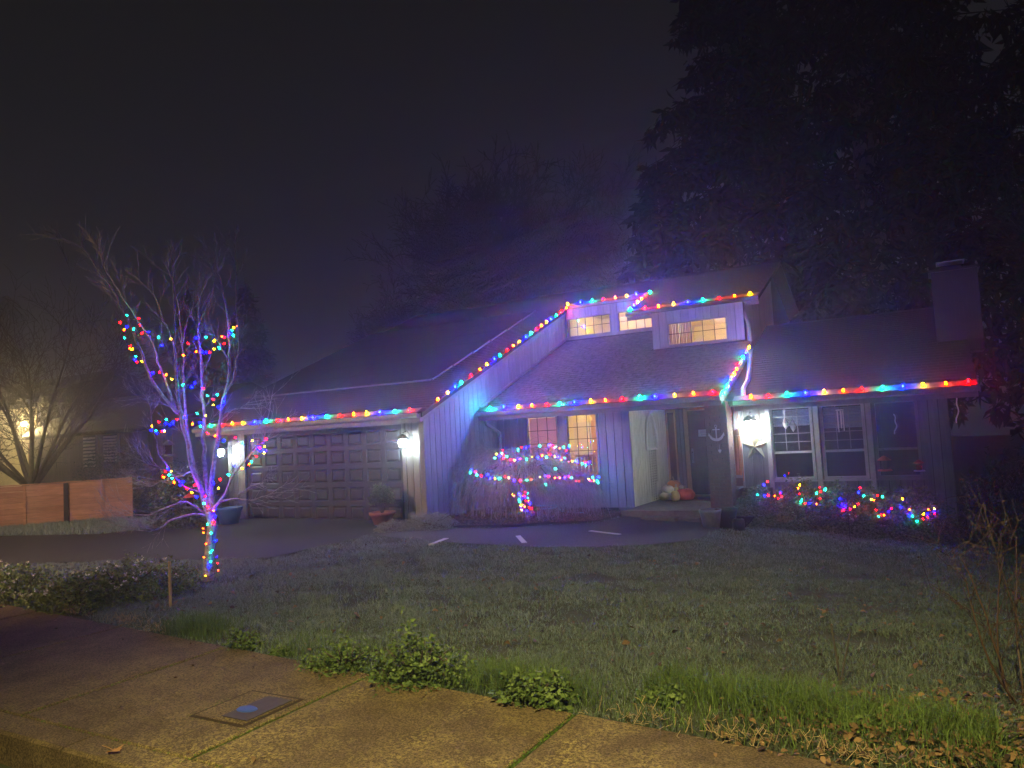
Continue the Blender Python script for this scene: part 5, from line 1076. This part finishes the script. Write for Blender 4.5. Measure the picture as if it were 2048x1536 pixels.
# fallen leaves
def flatleaves(x,y,z,s):
    n=len(x); a=RNG.uniform(0,2*np.pi,n); c,s_=np.cos(a),np.sin(a); prof=[(0,0),(.25,.22),(.5,.30),(.8,.16),(1,0),(.8,-.16),(.5,-.30),(.25,-.22)]
    curl=RNG.uniform(.05,.5,n); t1=RNG.normal(0,.28,n); t2=RNG.normal(0,.35,n); V=[]
    for u,w_ in prof:
        X=(u-.5)*s; Y=w_*s; V.append(np.stack([x+c*X-s_*Y,y+s_*X+c*Y,z+np.abs(Y)*curl*2.2+X*t1+Y*t2+s*.12],1))
    V=np.stack(V,1).reshape(-1,3); i=np.arange(n)*8
    return V,np.concatenate([np.stack([i,i+1,i+7,i+7],1)[:,:3],np.stack([i+1,i+2,i+6],1),np.stack([i+1,i+6,i+7],1),np.stack([i+2,i+3,i+5],1),np.stack([i+2,i+5,i+6],1),np.stack([i+3,i+4,i+5],1)],0)
x,y=scatter(26000,-1.6,3.5,4.0,6.8,lambda x,y:litter(x,y)*(y>yb(x)-.05)); A1=flatleaves(x,y,tz(x,y)+.012+RNG.uniform(0,.03,len(x)),RNG.uniform(.012,.055,len(x)))
x,y=scatter(3200,-9,4,4.3,11,lambda x,y:lawn(x,y)*np.clip(.15+.35*vnoise(x,y,1.1,4.),0,1)); A2=flatleaves(x,y,tz(x,y)+.022,RNG.uniform(.03,.08,len(x)))
x,y=scatter(260,-10,1,2.95,4.9,lambda x,y:(y<yb(x))*np.clip(.2+.9*np.exp(-((y-yb(x))/.25)**2),0,1)); A3=flatleaves(x,y,0*x+.033,RNG.uniform(.015,.05,len(x)))
V,F=joinVF([A1,A2,A3]); npmesh('fallen_leaves',V,F,DRY,kind='stuff')
q=P(228,1504,z=.03); BL=thing('fallen_leaf','single large brown curled leaf lying on the curb','leaf',tuple(q)); lv=[(.065*r*math.cos(t),.065*r*math.sin(t)) for t,r in zip(np.linspace(0,2*math.pi,21)[:-1],[1,.6,.75,.5,.95,.55,.8,.45,.6,.3,.25,.3,.6,.45,.8,.55,.95,.5,.75,.6])]; MB().add([(0,0,.005)]+[(x,y,.006+2.2*(x*x+y*y)+.25*abs(y)*(x>0)) for x,y in lv],[(0,1+k,1+(k+1)%20) for k in range(20)]).tube([(0,0,.008),(-.07,.01,.012),(-.12,.0,.02)],.002,4).build('blade',mat('single_leaf',(.38,.20,.09),.7),BL)
# soil mulch chips in the bed, moss along the curb
x,y=scatter(9000,-9.6,-6,12.2,15.9,lambda x,y:inpoly(x,y,BED).astype(float)); V,F=flatleaves(x,y,tz(x,y)+.05+.06*np.exp(-((x+8.6)**2+(y-14.3)**2)/1.5),RNG.uniform(.02,.06,len(x))); npmesh('bark_mulch',V,F,leafmat('mulch',(.05,.03,.02),(.14,.08,.055)),kind='stuff')
def jm(x,y):
    r=0*x
    for j,w_ in ((-2.16,1.0),(-3.96,.6),(-5.78,.35)): r=np.maximum(r,w_*np.exp(-((x-j-.0)/.018)**2))
    r=np.maximum(r,.25*np.exp(-((y-2.94)/.02)**2)); bx=np.maximum(np.abs(x+4.30),np.abs(y-3.66)); r=np.maximum(r,.8*np.exp(-((bx-.275-.02*vnoise(x,y,6))/.028)**2)); return r*(y<yb(x)+.1)*(y>2.7)
x,y=scatter(160000,-9,0,2.7,4.9,jm); V,F=leaves(np.stack([x,y,0*x+.024],1),.013,.6); npmesh('joint_moss',V,F,leafmat('moss_leaf',(.05,.10,.01),(.12,.20,.03)),kind='stuff')
# ---------------------------------------------------------------- air
hz=MB().box(-66,60,-13,62,-2.2,30).build('haze',None,None,kind='stuff')
hm=bpy.data.materials.new('night_mist'); hm.use_nodes=True; n=hm.node_tree; n.nodes.clear(); o=n.nodes.new('ShaderNodeOutputMaterial'); v=n.nodes.new('ShaderNodeVolumePrincipled')
v.inputs['Color'].default_value=(.9,.9,.95,1); v.inputs['Density'].default_value=.0052; v.inputs['Anisotropy'].default_value=.86
n.links.new(v.outputs[0],o.inputs['Volume']); hz.data.materials.append(hm)
